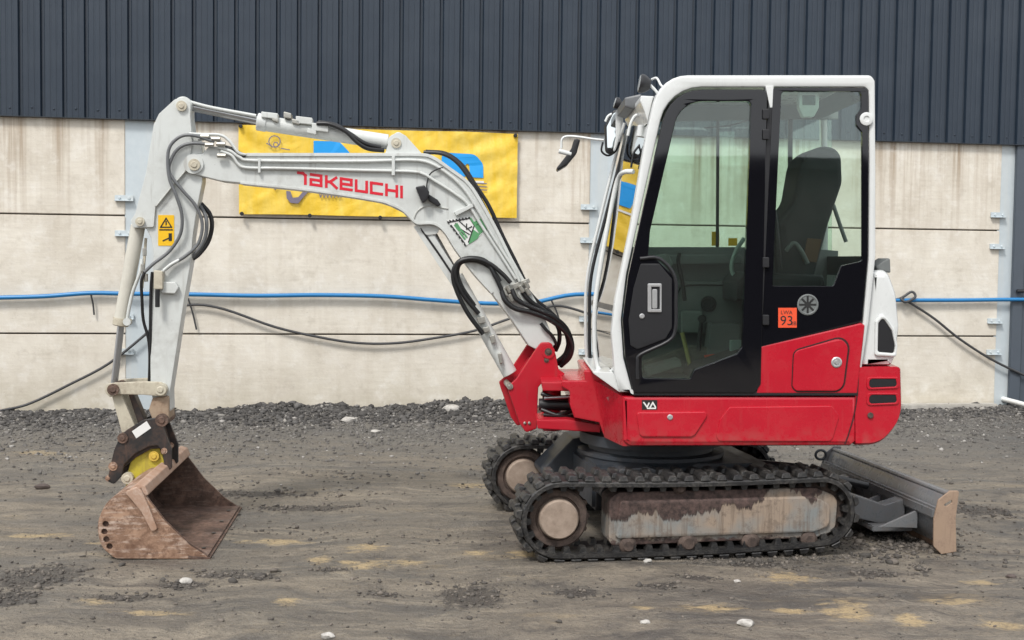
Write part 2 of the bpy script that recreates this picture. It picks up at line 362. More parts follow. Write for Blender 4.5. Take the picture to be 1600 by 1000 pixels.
# wall materials
def concrete():
    s = N('precast_concrete'); p = s.pos(); q = s.map(p, rot=(0, 0, -WYAW)); sx = s.sep(q)
    n = s.noise(2.2, 6, 0.6, q); n2 = s.noise(26, 6, 0.65, q)
    rip = s.noise(1, 3, 0.5, s.map(q, (4, 4, 28), ))
    base = s.mix(s.ramp(n, (0.3, 0.0), (0.72, 1.0)), (0.57, 0.52, 0.44, 1), (0.73, 0.685, 0.60, 1))
    base = s.mix(s.math('MULTIPLY', s.math('MULTIPLY', s.ramp(rip, (0.45, 0.0), (0.62, 1.0)), s.ramp(s.noise(1.1, 3, 0.5, q), (0.46, 0.0), (0.6, 1.0))), 0.16), base, (0.50, 0.44, 0.37, 1))
    base = s.mix(s.ramp(s.noise(9, 4, 0.6, q), (0.55, 0.0), (0.75, 0.35)), base, (0.76, 0.73, 0.68, 1))
    # run-off stains below the cladding
    a = s.noise(1, 3, 0.65, s.map(q, (5.5, 1, 0.12))); a2 = s.noise(1, 5, 0.6, s.map(q, (16, 1, 0.5)))
    top = s.new('ShaderNodeMapRange'); s.link(sx[2], top.inputs[0]); top.inputs[1].default_value = 1.7; top.inputs[2].default_value = 2.8
    strk = s.math('MULTIPLY', s.math('MULTIPLY', s.ramp(a, (0.42, 0.0), (0.62, 1.0)), s.ramp(a2, (0.42, 0.1), (0.58, 1.0))), top.outputs[0])
    base = s.mix(s.math('MULTIPLY', strk, 0.85), base, (0.29, 0.205, 0.13, 1))
    # faint streaks everywhere, grime near the ground
    a3 = s.noise(1, 5, 0.6, s.map(q, (8, 1, 0.35), (3, 0, 0)))
    base = s.mix(s.math('MULTIPLY', s.ramp(a3, (0.54, 0.0), (0.68, 1.0)), 0.16), base, (0.42, 0.355, 0.27, 1))
    lo = s.new('ShaderNodeMapRange'); s.link(sx[2], lo.inputs[0]); lo.inputs[1].default_value = 0.5; lo.inputs[2].default_value = 0.0
    base = s.mix(s.math('MULTIPLY', s.math('MULTIPLY', lo.outputs[0], s.ramp(s.noise(5, 6, 0.65, q), (0.3, 0.2), (0.65, 1.0))), 0.6), base, (0.40, 0.355, 0.255, 1))
    bl_n = s.noise(5.5, 7, 0.7, q); base = s.mix(s.ramp(bl_n, (0.54, 0.0), (0.66, 0.35)), base, (0.78, 0.755, 0.70, 1)); base = s.mix(s.ramp(bl_n, (0.32, 0.35), (0.45, 0.0)), base, (0.42, 0.37, 0.30, 1))
    pits = s.ramp(s.noise(70, 2, 0.5, q), (0.70, 0.0), (0.76, 0.5))
    base = s.mix(pits, base, (0.25, 0.21, 0.17, 1))
    h = s.math('ADD', s.math('MULTIPLY', rip, 0.45), s.math('MULTIPLY', n2, 0.5))
    return s.bsdf(base, 0.9, 0, h, 0.006, 0.7, spec=0.3)
CONC = concrete()
def cladmat():
    s = N('coated_steel_cladding'); p = s.pos(); n = s.noise(1, 4, 0.5, s.map(p, (6, 6, 0.5))); n2 = s.noise(3, 4, 0.6, p)
    c = s.mix(n, (0.013, 0.022, 0.036, 1), (0.020, 0.032, 0.049, 1)); c = s.mix(s.math('MULTIPLY', s.ramp(n2, (0.45, 0), (0.7, 1.0)), 0.25), c, (0.04, 0.052, 0.068, 1))
    return s.bsdf(c, 0.38, 0, n2, 0.002, 0.4)
CLAD = cladmat()
def galvm():
    s = N('galvanised_steel'); p = s.pos(); n = s.noise(14, 4, 0.7, p); n2 = s.noise(1, 4, 0.6, s.map(p, (10, 10, 0.8)))
    c = s.mix(n, (0.46, 0.52, 0.55, 1), (0.58, 0.63, 0.65, 1)); c = s.mix(s.ramp(n2, (0.45, 0.0), (0.75, 0.5)), c, (0.60, 0.60, 0.56, 1))
    return s.bsdf(c, 0.55, 0.25, n, 0.0005, 0.5)
GALV = galvm()
DOORM = simple('door_steel', (0.07, 0.085, 0.105, 1), 0.45, 0, 0.1, 8)

# ------------------------------------------------------------------ ground
def vnoise(x, y, seed=0):
    x = x+seed*17.13; y = y+seed*9.71
    xi = np.floor(x).astype(np.int64); yi = np.floor(y).astype(np.int64); xf = x-xi; yf = y-yi
    def h(a, b):
        n = (a*374761393 + b*668265263 + seed*1442695) & 0x7fffffff; n = ((n ^ (n >> 13))*1274126177) & 0x7fffffff
        return ((n ^ (n >> 16)) & 0xffff)/65535.0
    u = xf*xf*(3-2*xf); v = yf*yf*(3-2*yf)
    return (h(xi, yi)*(1-u)+h(xi+1, yi)*u)*(1-v) + (h(xi, yi+1)*(1-u)+h(xi+1, yi+1)*u)*v
def fbm(x, y, o=4, seed=0, g=0.5):
    r = 0; a = 1; t = 0
    for k in range(o): r = r+a*vnoise(x*2**k, y*2**k, seed+k); t += a; a *= g
    return r/t-0.5
def sst(e0, e1, x):
    t = np.clip((x-e0)/(e1-e0), 0, 1); return t*t*(3-2*t)
def walld(x, y):   # distance in front of the wall face
    return (12.4-y)*math.cos(WYAW) + x*math.sin(WYAW)
def wals(x, y): return x*math.cos(WYAW) + (y-12.4)*math.sin(WYAW)
def height(x, y):
    x = np.asarray(x, float); y = np.asarray(y, float)
    d = walld(x, y); s = wals(x, y)
    u = x*math.cos(0.03)+y*math.sin(0.03); v = -x*math.sin(0.03)+y*math.cos(0.03)
    z = 0.030*fbm(x*0.5, y*0.7, 3, 1)
    z = z + 0.030*fbm(u*0.55, v*3.2, 4, 5, 0.55)*sst(1.5, 3.0, d)         # wheel ruts along the yard
    z = z + 0.020*fbm(x*6, y*8, 3, 9)
    clump = sst(0.08, 0.24, fbm(x*1.3, y*2.0, 3, 21))
    z = z + clump*0.035*np.abs(fbm(x*14, y*14, 2, 31))
    ridge = 0.035+0.19*np.clip(fbm(s*0.9, s*0+3, 3, 41)+0.22, 0, 1)
    ridge = ridge*(1-0.75*sst(2.7, 3.6, s))*np.where((s > -2.2) & (s < -1.2), 0.75, 1)
    bank = (1-sst(0.05, 0.75, d))*ridge*(0.75+1.1*fbm(x*5, y*5, 3, 51)+0.45*fbm(x*16, y*16, 2, 55))
    z = z + bank
    # pressed flat under the tracks, blade and bucket
    lx = (x-UC0.x)*math.cos(UYAW)+(y-UC0.y)*math.sin(UYAW); ly = -(x-UC0.x)*math.sin(UYAW)+(y-UC0.y)*math.cos(UYAW)
    f = sst(1.5, 1.0, np.abs(lx-0.1))*sst(1.15, 0.8, np.abs(ly)); z = z*(1-f)+0.007*f
    f = sst(1.15, 0.75, np.abs(x+1.95))*sst(1.1, 0.75, np.abs(y-6.9)); z = z*(1-f)-0.018*f
    return z
def axis(lo, hi, step, far, n):
    a = np.arange(lo, hi+1e-6, step); g = np.geomspace(step, far, n)
    return np.concatenate([(lo-g)[::-1], a, hi+g])
gx = axis(-6.2, 6.6, 0.026, 300, 26); gy = axis(4.3, 13.8, 0.026, 300, 26)
X, Y = np.meshgrid(gx, gy); Z = height(X, Y)
fade = sst(40, 15, np.maximum(np.abs(X), np.abs(Y-8))); Z = Z*fade
nx, ny = len(gx), len(gy)
me = bpy.data.meshes.new('ground'); me.vertices.add(nx*ny)
me.vertices.foreach_set('co', np.stack([X, Y, Z], -1).reshape(-1))
idx = (np.arange(ny-1)[:, None]*nx+np.arange(nx-1)[None, :]).reshape(-1)
q = np.stack([idx, idx+1, idx+1+nx, idx+nx], -1); nf = len(q)
me.loops.add(nf*4); me.loops.foreach_set('vertex_index', q.reshape(-1).astype(np.int32))
me.polygons.add(nf); me.polygons.foreach_set('loop_start', (np.arange(nf)*4).astype(np.int32)); me.update(calc_edges=True)
me.polygons.foreach_set('use_smooth', [True]*nf)
def groundmat():
    s = N('muddy_yard'); p = s.pos()
    n = s.noise(0.8, 7, 0.6, s.map(p, (1, 2.6, 1))); n2 = s.noise(14, 7, 0.68, p); n3 = s.noise(70, 4, 0.7, p)
    wn_ = s.new('ShaderNodeTexNoise'); wn_.inputs['Scale'].default_value = 1.1; wn_.inputs['Detail'].default_value = 3; s.link(p, wn_.inputs['Vector'])
    wv_ = s.new('ShaderNodeVectorMath', operation='MULTIPLY_ADD'); s.link(wn_.outputs['Color'], wv_.inputs[0]); wv_.inputs[1].default_value = (0.9, 0.55, 0); s.link(p, wv_.inputs[2])
    q = s.map(wv_.outputs[0], (1, 1, 1), (0, 0, 0), (0, 0, -0.05))
    b1 = s.noise(1, 8, 0.66, s.map(q, (0.7, 2.6, 1)), 0.6); b2 = s.noise(1, 8, 0.72, s.map(q, (1.6, 5.0, 1), (4, 1, 0)), 0.9); b3 = s.noise(1, 6, 0.75, s.map(q, (5, 16, 1)))
    c = s.mix(s.ramp(b1, (0.38, 0.0), (0.62, 1.0)), (0.100, 0.091, 0.081, 1), (0.225, 0.190, 0.145, 1))
    c = s.mix(s.math('MULTIPLY', s.ramp(b2, (0.50, 0.0), (0.66, 1.0)), 0.8), c, (0.31, 0.262, 0.20, 1))
    c = s.mix(s.math('MULTIPLY', s.ramp(b2, (0.34, 1.0), (0.46, 0.0)), 0.75), c, (0.055, 0.050, 0.047, 1))
    c = s.mix(s.math('MULTIPLY', s.ramp(b3, (0.36, 1.0), (0.46, 0.0)), 0.45), c, (0.070, 0.062, 0.055, 1))
    c = s.mix(s.math('MULTIPLY', s.ramp(b3, (0.56, 0.0), (0.68, 1.0)), 0.3), c, (0.27, 0.24, 0.20, 1))
    yel = s.math('MULTIPLY', s.ramp(s.noise(1, 6, 0.66, s.map(p, (1.15, 3.0, 1), (5.2, 1.7, 0), (0, 0, 0.12))), (0.585, 0.0), (0.67, 1.0)), s.ramp(n2, (0.3, 0.2), (0.6, 1.0)))
    yy = s.sep(p)[1]
    at = s.new('ShaderNodeAttribute', attribute_name='clay').outputs['Fac']; ad = s.new('ShaderNodeAttribute', attribute_name='dark').outputs['Fac']
    fray = s.noise(1, 7, 0.7, s.map(p, (7, 16, 7))); fray2 = s.noise(16, 7, 0.75, p)
    cl = s.ramp(s.math('ADD', at, s.math('ADD', s.math('MULTIPLY', s.math('SUBTRACT', fray, 0.5), 2.6), s.math('MULTIPLY', s.math('SUBTRACT', fray2, 0.5), 1.6))), (0.46, 0.0), (1.0, 1.0))
    cl = s.math('MAXIMUM', cl, s.math('MULTIPLY', yel, 0.35))
    c = s.mix(s.math('MULTIPLY', cl, 0.9), c, s.mix(fray2, (0.38, 0.275, 0.145, 1), (0.52, 0.395, 0.22, 1)))
    dkk = s.ramp(s.math('ADD', ad, s.math('MULTIPLY', s.math('SUBTRACT', fray2, 0.5), 2.2)), (0.50, 0.0), (0.66, 1.0))
    dk = s.ramp(s.noise(2.2, 6, 0.7, s.map(p, (1, 1.7, 1), (9, 3, 0))), (0.54, 0.0), (0.66, 1.0))
    c = s.mix(s.math('MULTIPLY', s.math('MULTIPLY', dk, s.ramp(n2, (0.45, 0.0), (0.58, 1.0))), 0.6), c, (0.05, 0.043, 0.038, 1))
    c = s.mix(s.math('MULTIPLY', dkk, 0.8), c, (0.042, 0.036, 0.032, 1))
    far = s.new('ShaderNodeMapRange'); s.link(yy, far.inputs[0]); far.inputs[1].default_value = 8.3; far.inputs[2].default_value = 10.8
    g = s.mix(s.ramp(n3, (0.35, 0.0), (0.7, 1.0)), (0.060, 0.058, 0.056, 1), (0.19, 0.18, 0.166, 1))
    c = s.mix(s.math('MULTIPLY', far.outputs[0], s.ramp(n, (0.25, 0.55), (0.6, 1.0))), c, g)
    n4 = s.noise(34, 6, 0.75, s.map(p, (1, 1.5, 1)))
    c = s.mix(s.ramp(n4, (0.38, 0.5), (0.47, 0.0)), c, (0.06, 0.052, 0.045, 1)); c = s.mix(s.ramp(n4, (0.56, 0.0), (0.70, 0.4)), c, (0.30, 0.265, 0.215, 1))
    c = s.mix(s.ramp(n3, (0.52, 0.0), (0.75, 0.55)), c, (0.08, 0.07, 0.062, 1))
    sp = s.ramp(s.noise(120, 2, 0.5, p), (0.70, 0.0), (0.74, 0.6)); c = s.mix(sp, c, (0.40, 0.38, 0.35, 1))
    wet = s.ramp(b1, (0.40, 0.0), (0.62, 1.0))
    return s.bsdf(c, s.math('MULTIPLY_ADD', wet, 0.32, 0.33), 0, s.math('ADD', s.math('ADD', n2, s.math('MULTIPLY', b3, 1.1)), s.math('MULTIPLY', n3, 0.7)), 0.026, 0.85, spec=0.5)
def ground_xy(px, py):
    r = fw*FPX + rt*(px-800) - up*(py-500); t = -CAM.z/r.z; p = CAM+r*t; return p.x, p.y
def patch_field(lst):
    f = np.zeros(X.shape)
    for px, py, rx, ry in lst:
        x0, y0 = ground_xy(px, py); x1, _ = ground_xy(px+rx, py); _, y1 = ground_xy(px, py-ry)
        f = np.maximum(f, np.exp(-(((X-x0)/(x1-x0))**2+((Y-y0)/(y1-y0))**2)**1.2*0.9))
    return f
CLAY = [(500, 872, 28, 6), (572, 881, 48, 8), (636, 878, 34, 6), (570, 857, 32, 9), (745, 866, 26, 5), (452, 942, 22, 8), (430, 842, 60, 6), (1110, 950, 62, 7), (1235, 956, 40, 5), (1322, 955, 44, 17), (1420, 968, 34, 12), (1485, 941, 50, 7),
        (1568, 975, 42, 12), (830, 868, 40, 8), (170, 842, 40, 5), (60, 832, 60, 5), (1230, 905, 40, 10), (150, 940, 30, 6), (1005, 950, 20, 5), (60, 708, 60, 4), (1530, 910, 30, 6), (240, 960, 60, 5), (730, 760, 30, 5)]
DARK = [(60, 900, 80, 24), (370, 895, 70, 8), (735, 932, 60, 18), (290, 912, 50, 8), (1370, 899, 55, 6), (1440, 891, 12, 7), (1030, 918, 32, 5), (20, 935, 40, 15), (1180, 885, 50, 6), (520, 888, 30, 5), (600, 930, 30, 6), (1420, 850, 60, 10), (900, 925, 40, 6), (200, 935, 60, 7), (350, 770, 160, 5), (1530, 800, 60, 10), (480, 790, 100, 5), (1090, 905, 30, 4)]
for nm_, ls_ in (('clay', CLAY), ('dark', DARK)):
    at_ = me.attributes.new(nm_, 'FLOAT', 'POINT'); at_.data.foreach_set('value', patch_field(ls_).reshape(-1).astype(np.float32))
me.materials.append(groundmat())
go = bpy.data.objects.new('ground', me); COL.objects.link(go)
tag(go, 'grey brown muddy yard with yellow clay smears and wheel ruts', kind='structure')

# stones: one low icosphere, jittered
bm = bmesh.new(); bmesh.ops.create_icosphere(bm, subdivisions=1, radius=1); bm.verts.ensure_lookup_table()
IV = np.array([v.co[:] for v in bm.verts]); IFc = np.array([[v.index for v in f.verts] for f in bm.faces]); bm.free()
def stones(name, x, y, size, mat, sink=0.3, lift=None):
    n = len(x); m = len(IV)
    jit = rng.uniform(0.5, 1.35, (n, m, 1)); sc3 = np.stack([rng.uniform(.7, 1.3, n), rng.uniform(.7, 1.3, n), rng.uniform(.45, .85, n)], -1)
    V = IV[None]*jit*sc3[:, None, :]*np.asarray(size)[:, None, None]
    a = rng.uniform(0, 6.283, n); c, s_ = np.cos(a)[:, None], np.sin(a)[:, None]
    vx = V[..., 0]*c-V[..., 1]*s_; vy = V[..., 0]*s_+V[..., 1]*c
    z0 = height(x, y) + (lift if lift is not None else 0) + np.asarray(size)*(0.5-sink)
    V = np.stack([vx+x[:, None], vy+y[:, None], V[..., 2]+z0[:, None]], -1).reshape(-1, 3)
    Fc = (IFc[None]+(np.arange(n)*m)[:, None, None]).reshape(-1, 3)
    me = bpy.data.meshes.new(name); me.vertices.add(len(V)); me.vertices.foreach_set('co', V.reshape(-1))
    me.loops.add(Fc.size); me.loops.foreach_set('vertex_index', Fc.reshape(-1).astype(np.int32))
    me.polygons.add(len(Fc)); me.polygons.foreach_set('loop_start', (np.arange(len(Fc))*3).astype(np.int32)); me.update(calc_edges=True)
    at = me.attributes.new('tone', 'FLOAT', 'FACE'); at.data.foreach_set('value', np.repeat(rng.uniform(0, 1, n), len(IFc)).astype(np.float32))
    me.materials.append(mat); o = bpy.data.objects.new(name, me); COL.objects.link(o); return o
def stonemat(name, *stops):
    s = N(name); at = s.new('ShaderNodeAttribute', attribute_name='tone'); n = s.noise(60, 4, 0.6, s.pos())
    c = s.ramp(at.outputs['Fac'], *stops); c = s.mix(s.math('MULTIPLY', n, 0.6), c, (0.10, 0.09, 0.08, 1))
    return s.bsdf(c, 0.85, 0, n, 0.002, 0.6)
GRAV = stonemat('gravel_stone', (0.0, (0.07, 0.066, 0.062, 1)), (0.55, (0.13, 0.122, 0.112, 1)), (0.93, (0.22, 0.205, 0.19, 1)), (0.99, (0.45, 0.43, 0.40, 1)))
RUBB = stonemat('broken_asphalt', (0.0, (0.016, 0.016, 0.017, 1)), (0.6, (0.045, 0.044, 0.044, 1)), (0.94, (0.11, 0.107, 0.105, 1)), (0.99, (0.35, 0.33, 0.30, 1)))
CLOD = stonemat('earth_clod', (0.0, (0.035, 0.031, 0.027, 1)), (0.6, (0.085, 0.073, 0.062, 1)), (1.0, (0.20, 0.17, 0.14, 1)))
# gravel strip in front of the wall, thinning towards the camera
n = 26000; s_ = rng.uniform(-6.2, 6.4, n); d_ = rng.exponential(0.95, n)+0.02
x_ = s_*math.cos(WYAW)+d_*math.sin(WYAW); y_ = 12.4+s_*math.sin(WYAW)-d_*math.cos(WYAW)
k = (y_ > 7.9); x_, y_ = x_[k], y_[k]
tag(stones('gravel', x_, y_, rng.gamma(2.6, 0.0027, len(x_))+0.003, GRAV), 'loose grey gravel strewn before the concrete wall', kind='stuff')
n = 16000; s_ = rng.uniform(-6.2, 6.4, n); d_ = np.abs(rng.normal(0, 0.42, n))+0.01
k = rng.uniform(0, 1, n) < np.where(s_ < 2.9, 1.0, 0.25); s_, d_ = s_[k], d_[k]
x_ = s_*math.cos(WYAW)+d_*math.sin(WYAW); y_ = 12.4+s_*math.sin(WYAW)-d_*math.cos(WYAW)
tag(stones('rubble', x_, y_, np.minimum(rng.gamma(2.0, 0.0058, len(x_))+0.005, 0.045), RUBB), 'ragged bank of dark broken asphalt along the wall foot', kind='stuff')
# clods and grit in the yard
cx, cy, cs = [], [], []
for k in range(26):
    a, b = rng.uniform(-4.2, 4.2), rng.uniform(4.9, 8.6); m = int(rng.integers(12, 60))
    cx.append(a+rng.normal(0, 0.22, m)); cy.append(b+rng.normal(0, 0.09, m)); cs.append(rng.gamma(2.0, 0.0025, m)+0.002)
for px, py, rx, ry in DARK:
    x0, y0 = ground_xy(px, py); x1, _ = ground_xy(px+rx, py); _, y1 = ground_xy(px, py-ry); m = int(90*(x1-x0)*6*abs(y1-y0)*6)+30
    cx.append(x0+rng.normal(0, 0.6, m)*(x1-x0)); cy.append(y0+rng.normal(0, 0.6, m)*(y1-y0)); cs.append(rng.gamma(2.0, 0.0027, m)+0.002)
m = 260; cx.append(rng.uniform(0.9, 2.1, m)); cy.append(6.22+rng.normal(0, 0.07, m)+0.14*(cx[-1]-0.9)*0.9-0.03); cs.append(rng.gamma(2.0, 0.003, m)+0.003)
m = 500; cx.append(rng.normal(2.15, 0.22, m)); cy.append(rng.normal(6.68, 0.2, m)); cs.append(np.minimum(rng.gamma(2.0, 0.0036, m)+0.002, 0.022))
m = 5000; cx.append(rng.uniform(-4.5, 4.5, m)); cy.append(rng.uniform(4.7, 9.5, m)); cs.append(rng.gamma(1.6, 0.0019, m)+0.0015)
tag(stones('earth_clods', np.concatenate(cx), np.concatenate(cy), np.concatenate(cs), CLOD), 'small dark clods and grit scattered over the yard', kind='stuff')
# single pale stones one can pick out
GF = Frame((0, 6, 0), 0)
def ground_pt(px, py):
    r = fw*FPX + rt*(px-800) - up*(py-500); t = -CAM.z/r.z; return CAM+r*t
PALE = mudmat('pale_stone', (0.24, 0.22, 0.20, 1), (0.55, 0.53, 0.49, 1), 0.8, 40, 0.002)
DSTONE = mudmat('dark_stone', (0.06, 0.045, 0.04, 1), (0.11, 0.085, 0.075, 1), 0.8, 40, 0.003)
for (px, py, sz, mt, lb) in [(290, 907, .026, PALE, 'white stone on the mud below the bucket'),
        (1152, 911, .014, PALE, 'small white stone in the mud below the near track'),
        (512, 996, .024, PALE, 'pale stone at the bottom edge left of centre'),
        (1165, 978, .030, PALE, 'flat white stone in the grey mud at the lower right'),
        (1012, 880, .018, PALE, 'grey stone touching the underside of the near track'),
        (706, 648, .075, PALE, 'large pale rock on the rubble bank left of the red bracket'),
        (546, 660, .06, PALE, 'pale rock lying at the rubble edge below the boom'),
        (67, 765, .040, DSTONE, 'dark brown stone on the yard left of the bucket'),
        (1008, 975, .018, PALE, 'white stone in the mud near the bottom edge'),
        (588, 676, .035, PALE, 'small pale rock in the gravel below the boom'),
        (1580, 903, .020, DSTONE, 'black stone near the right edge of the yard')]:
    p = ground_pt(px, py); bm = bmesh.new(); bmesh.ops.create_icosphere(bm, subdivisions=2, radius=sz)
    for v in bm.verts:
        v.co *= 1+0.35*mnoise.noise(v.co/sz*1.3+Vector((px, py, 0))*0.37); v.co.z *= 0.6; v.co.x *= 1.25
        v.co += Vector((p.x, p.y, float(height(p.x, p.y))+sz*0.3))
    tag(from_bm('stone', bm, mt, sharp=40), lb, 'stone', 'loose stones on the yard')

# ------------------------------------------------------------------ warehouse
WZ = [-0.35, 0.777, 1.925, 3.05]          # concrete panel joints
root = empty('warehouse', WALL.W(0, 0, 0), 'dark blue ribbed warehouse wall over cream precast concrete panels', 'warehouse')
posts = [WALL.uv(219, 400)[0], WALL.uv(941, 400)[0], WALL.uv(1577, 400)[0]]
pitch_w = posts[1]-posts[0]
bays = [(posts[0]-2*pitch_w, posts[0]-pitch_w), (posts[0]-pitch_w, posts[0]), (posts[0], posts[1]), (posts[1], posts[2]), (posts[2]+3.1, posts[2]+3.1+pitch_w), (posts[2]+3.1+pitch_w, posts[2]+3.1+2*pitch_w)]
for i, (a, b) in enumerate(bays):
    for j in range(3):
        a0 = a+(0.13 if i else 0.0); b0 = b-0.14+(0.02 if i == 3 else 0)
        from_bm('concrete_panel', box_bm(WALL, a0, b0, WZ[j]+0.007, WZ[j+1]-0.007, 0.0+0.004*((i+j) % 2), 0.16, 0.006), CONC, root)
    jn = from_bm('joint_filler', box_bm(WALL, a, b-0.13, 0.5, 2.5, 0.03, 0.10, 0), simple('joint_mortar%d' % i, (0.09, 0.075, 0.06, 1), 0.95), root)
for k, s0 in enumerate([posts[0]-pitch_w]+posts+[posts[2]+3.1, posts[2]+3.1+pitch_w]):
    bms = [box_bm(WALL, s0-0.145, s0+0.135, -0.3, 3.05, 0.014, 0.03, 0.002), box_bm(WALL, s0-0.01, s0+0.01, -0.3, 3.05, 0.03, 0.2, 0.0),
           box_bm(WALL, s0-0.145, s0+0.135, -0.3, 3.05, 0.2, 0.215, 0.0)]
    post = from_bm('steel_post', merge(bms), GALV, root)
    for zj in (WZ[1], WZ[2]):
        for dz in (-0.17, 0.17):
            bms = [box_bm(WALL, s0-0.235, s0-0.06, zj+dz-0.027, zj+dz+0.027, -0.012, 0.003, 0.003),
                   box_bm(WALL, s0-0.235, s0-0.06, zj+dz-0.031, zj+dz-0.024, -0.04, -0.004, 0.002),
                   lathe_bm(WALL.W(s0-0.10, zj+dz, -0.012), -WALL.n, disc_prof(0.013, 0.012), 8),
                   lathe_bm(WALL.W(s0-0.19, zj+dz, -0.012), -WALL.n, disc_prof(0.013, 0.012), 8)]
            from_bm('bracket', merge(bms), GALV, post)
# profiled sheets: 1 m wide, five crowns each
def sheet_bm():
    prof = []; pitch = 0.2
    for k in range(5):
        o = k*pitch
        prof += [(o, 0.0), (o+0.012, -0.030), (o+0.055, -0.030), (o+0.061, -0.026), (o+0.071, -0.026), (o+0.077, -0.030), (o+0.110, -0.030), (o+0.116, -0.026), (o+0.126, -0.026), (o+0.132, -0.030), (o+0.166, -0.030), (o+0.178, 0.0)]
    prof.append((1.0, 0.0)); bm = bmesh.new(); z0, z1 = 2.85, 6.6
    fr = [bm.verts.new((a, d, z0)) for a, d in prof]; tp = [bm.verts.new((a, d, z1)) for a, d in prof]
    for i in range(len(prof)-1): bm.faces.new((fr[i], fr[i+1], tp[i+1], tp[i]))
    r = bmesh.ops.extrude_face_region(bm, geom=list(bm.faces))
    bmesh.ops.translate(bm, verts=[v for v in r['geom'] if isinstance(v, bmesh.types.BMVert)], vec=(0, 0.004, 0))
    bmesh.ops.recalc_face_normals(bm, faces=bm.faces); return bm
bm = sheet_bm(); shm = bpy.data.meshes.new('cladding_sheet'); bm.to_mesh(shm); bm.free(); shm.materials.append(CLAD)
for k in range(-12, 15):
    o = bpy.data.objects.new('cladding_sheet', shm); COL.objects.link(o); o.parent = root
    o.rotation_euler = (0, 0, WYAW); o.location = WALL.W(k-0.34, 0, -0.022-0.0015*(k % 2)) - WLOC[root]
screw = lathe_bm((0, 0, 0), (0, -1, 0), [(0, 0.011), (0.004, 0.011), (0.008, 0.006), (0.008, 0)], 8); scm = bpy.data.meshes.new('screw'); screw.to_mesh(scm); screw.free(); scm.materials.append(CLAD)
for k in range(-33, 38):
    o = bpy.data.objects.new('screw', scm); COL.objects.link(o); o.parent = root; o.rotation_euler = (0, 0, WYAW)
    o.location = WALL.W(k*0.2-0.34+0.09, 2.93+0.006*math.sin(k*3.1), -0.053) - WLOC[root]
bms = [box_bm(WALL, -12.3, 14.7, 2.845, 2.852, -0.055, 0.2, 0.001)]
from_bm('drip_flashing', merge(bms), simple('flashing_steel', (0.02, 0.025, 0.033, 1), 0.5), root)
from_bm('roof_flashing', box_bm(WALL, -12.3, 14.7, 6.6, 6.75, -0.08, 0.3, 0.01), CLAD, root)
# dark doorway at the right end
sR = posts[2]
from_bm('door_jamb', merge([box_bm(WALL, sR+0.035, sR+0.16, -0.1, 2.845, -0.03, 0.012, 0.004), box_bm(WALL, sR+0.175, sR+0.26, -0.1, 2.845, 0.0, 0.05, 0.004)]), DOORM, root)
dr = from_bm('door', box_bm(WALL, sR+0.26, sR+3.0, 0.02, 2.84, 0.10, 0.14, 0.004), DOORM, root)
for k in range(14):
    from_bm('door_slat', box_bm(WALL, sR+0.27+k*0.19, sR+0.43+k*0.19, 0.05, 2.8, 0.075, 0.099, 0.006), DOORM, dr)
cyl('door_handle', WALL.P(1589, 455, -0.06), WALL.P(1600, 455, -0.06), 0.02, PLASTIC, root)
from_bm('base_angle', box_bm(WALL, sR+0.04, sR+0.3, -0.1, 0.06, -0.06, 0.0, 0.004), PLASTIC, root)

# concrete kerb strip and white pipe at the wall foot
from_bm_k = from_bm('kerb_strip', merge([box_bm(WALL, WALL.uv(1400, 640)[0], WALL.uv(1548, 640)[0], -0.05, 0.055, -0.16, -0.01, 0.012)]), mudmat('kerb_concrete', (0.30, 0.28, 0.25, 1), (0.46, 0.44, 0.40, 1), 0.9, 12, 0.004))
tag(from_bm_k, 'low pale concrete kerb strip at the wall foot behind the counterweight', 'kerb')
p0, p1 = ground_pt(1566, 636), ground_pt(1640, 652)
wp = tube('white_pipe', [p0+Vector((0, 0, .09)), (p0+p1)/2+Vector((0, 0, .075)), p1+Vector((0, 0, .05))], 0.028, WSTICK, n=3)
tag(wp, 'white plastic pipe lying on gravel at the far right doorway', 'pipe')

# banner
def fabricmat():
    s = N('yellow_banner_vinyl'); n = s.noise(1, 4, 0.5, s.map(s.pos(), (5, 5, 5))); n2 = s.noise(1, 5, 0.6, s.map(s.pos(), (9, 9, 2), rot=(0, 0.6, 0)))
    c = s.mix(s.ramp(n2, (0.4, 0.0), (0.75, 1.0)), (0.76, 0.50, 0.035, 1), (0.82, 0.62, 0.14, 1))
    return s.bsdf(c, 0.42, 0, n, 0.02, 0.9)
BAN = fabricmat()
UB, VB = 110, 44
bl = [(373, 196), (808, 210), (806, 341), (374, 335)]
def banner_pt(u, v, extra=0.0):
    a = WALL.uv(*bl[0]); b = WALL.uv(*bl[1]); c = WALL.uv(*bl[2]); d = WALL.uv(*bl[3])
    s_ = (a[0]*(1-u)+b[0]*u)*(1-v)+(d[0]*(1-u)+c[0]*u)*v; z = (a[1]*(1-u)+b[1]*u)*(1-v)+(d[1]*(1-u)+c[1]*u)*v
    w = 0.016*mnoise.noise(Vector((s_*2.6+z*3.2, z*1.0, 2)))+0.012*abs(mnoise.noise(Vector((s_*5-z*6, z*3, 5))))
    z += 0.008*math.sin(u*9.5)*abs(v-0.5)
    cr = 0.010*math.exp(-((u-0.9)**2/0.01))*math.sin((u+v)*24)*(1-v) + 0.012*math.exp(-(u/0.12)**2)*math.sin((u*3-v)*18)*(1-v)
    return WALL.W(s_, z, -0.04-0.012-w-cr-extra)
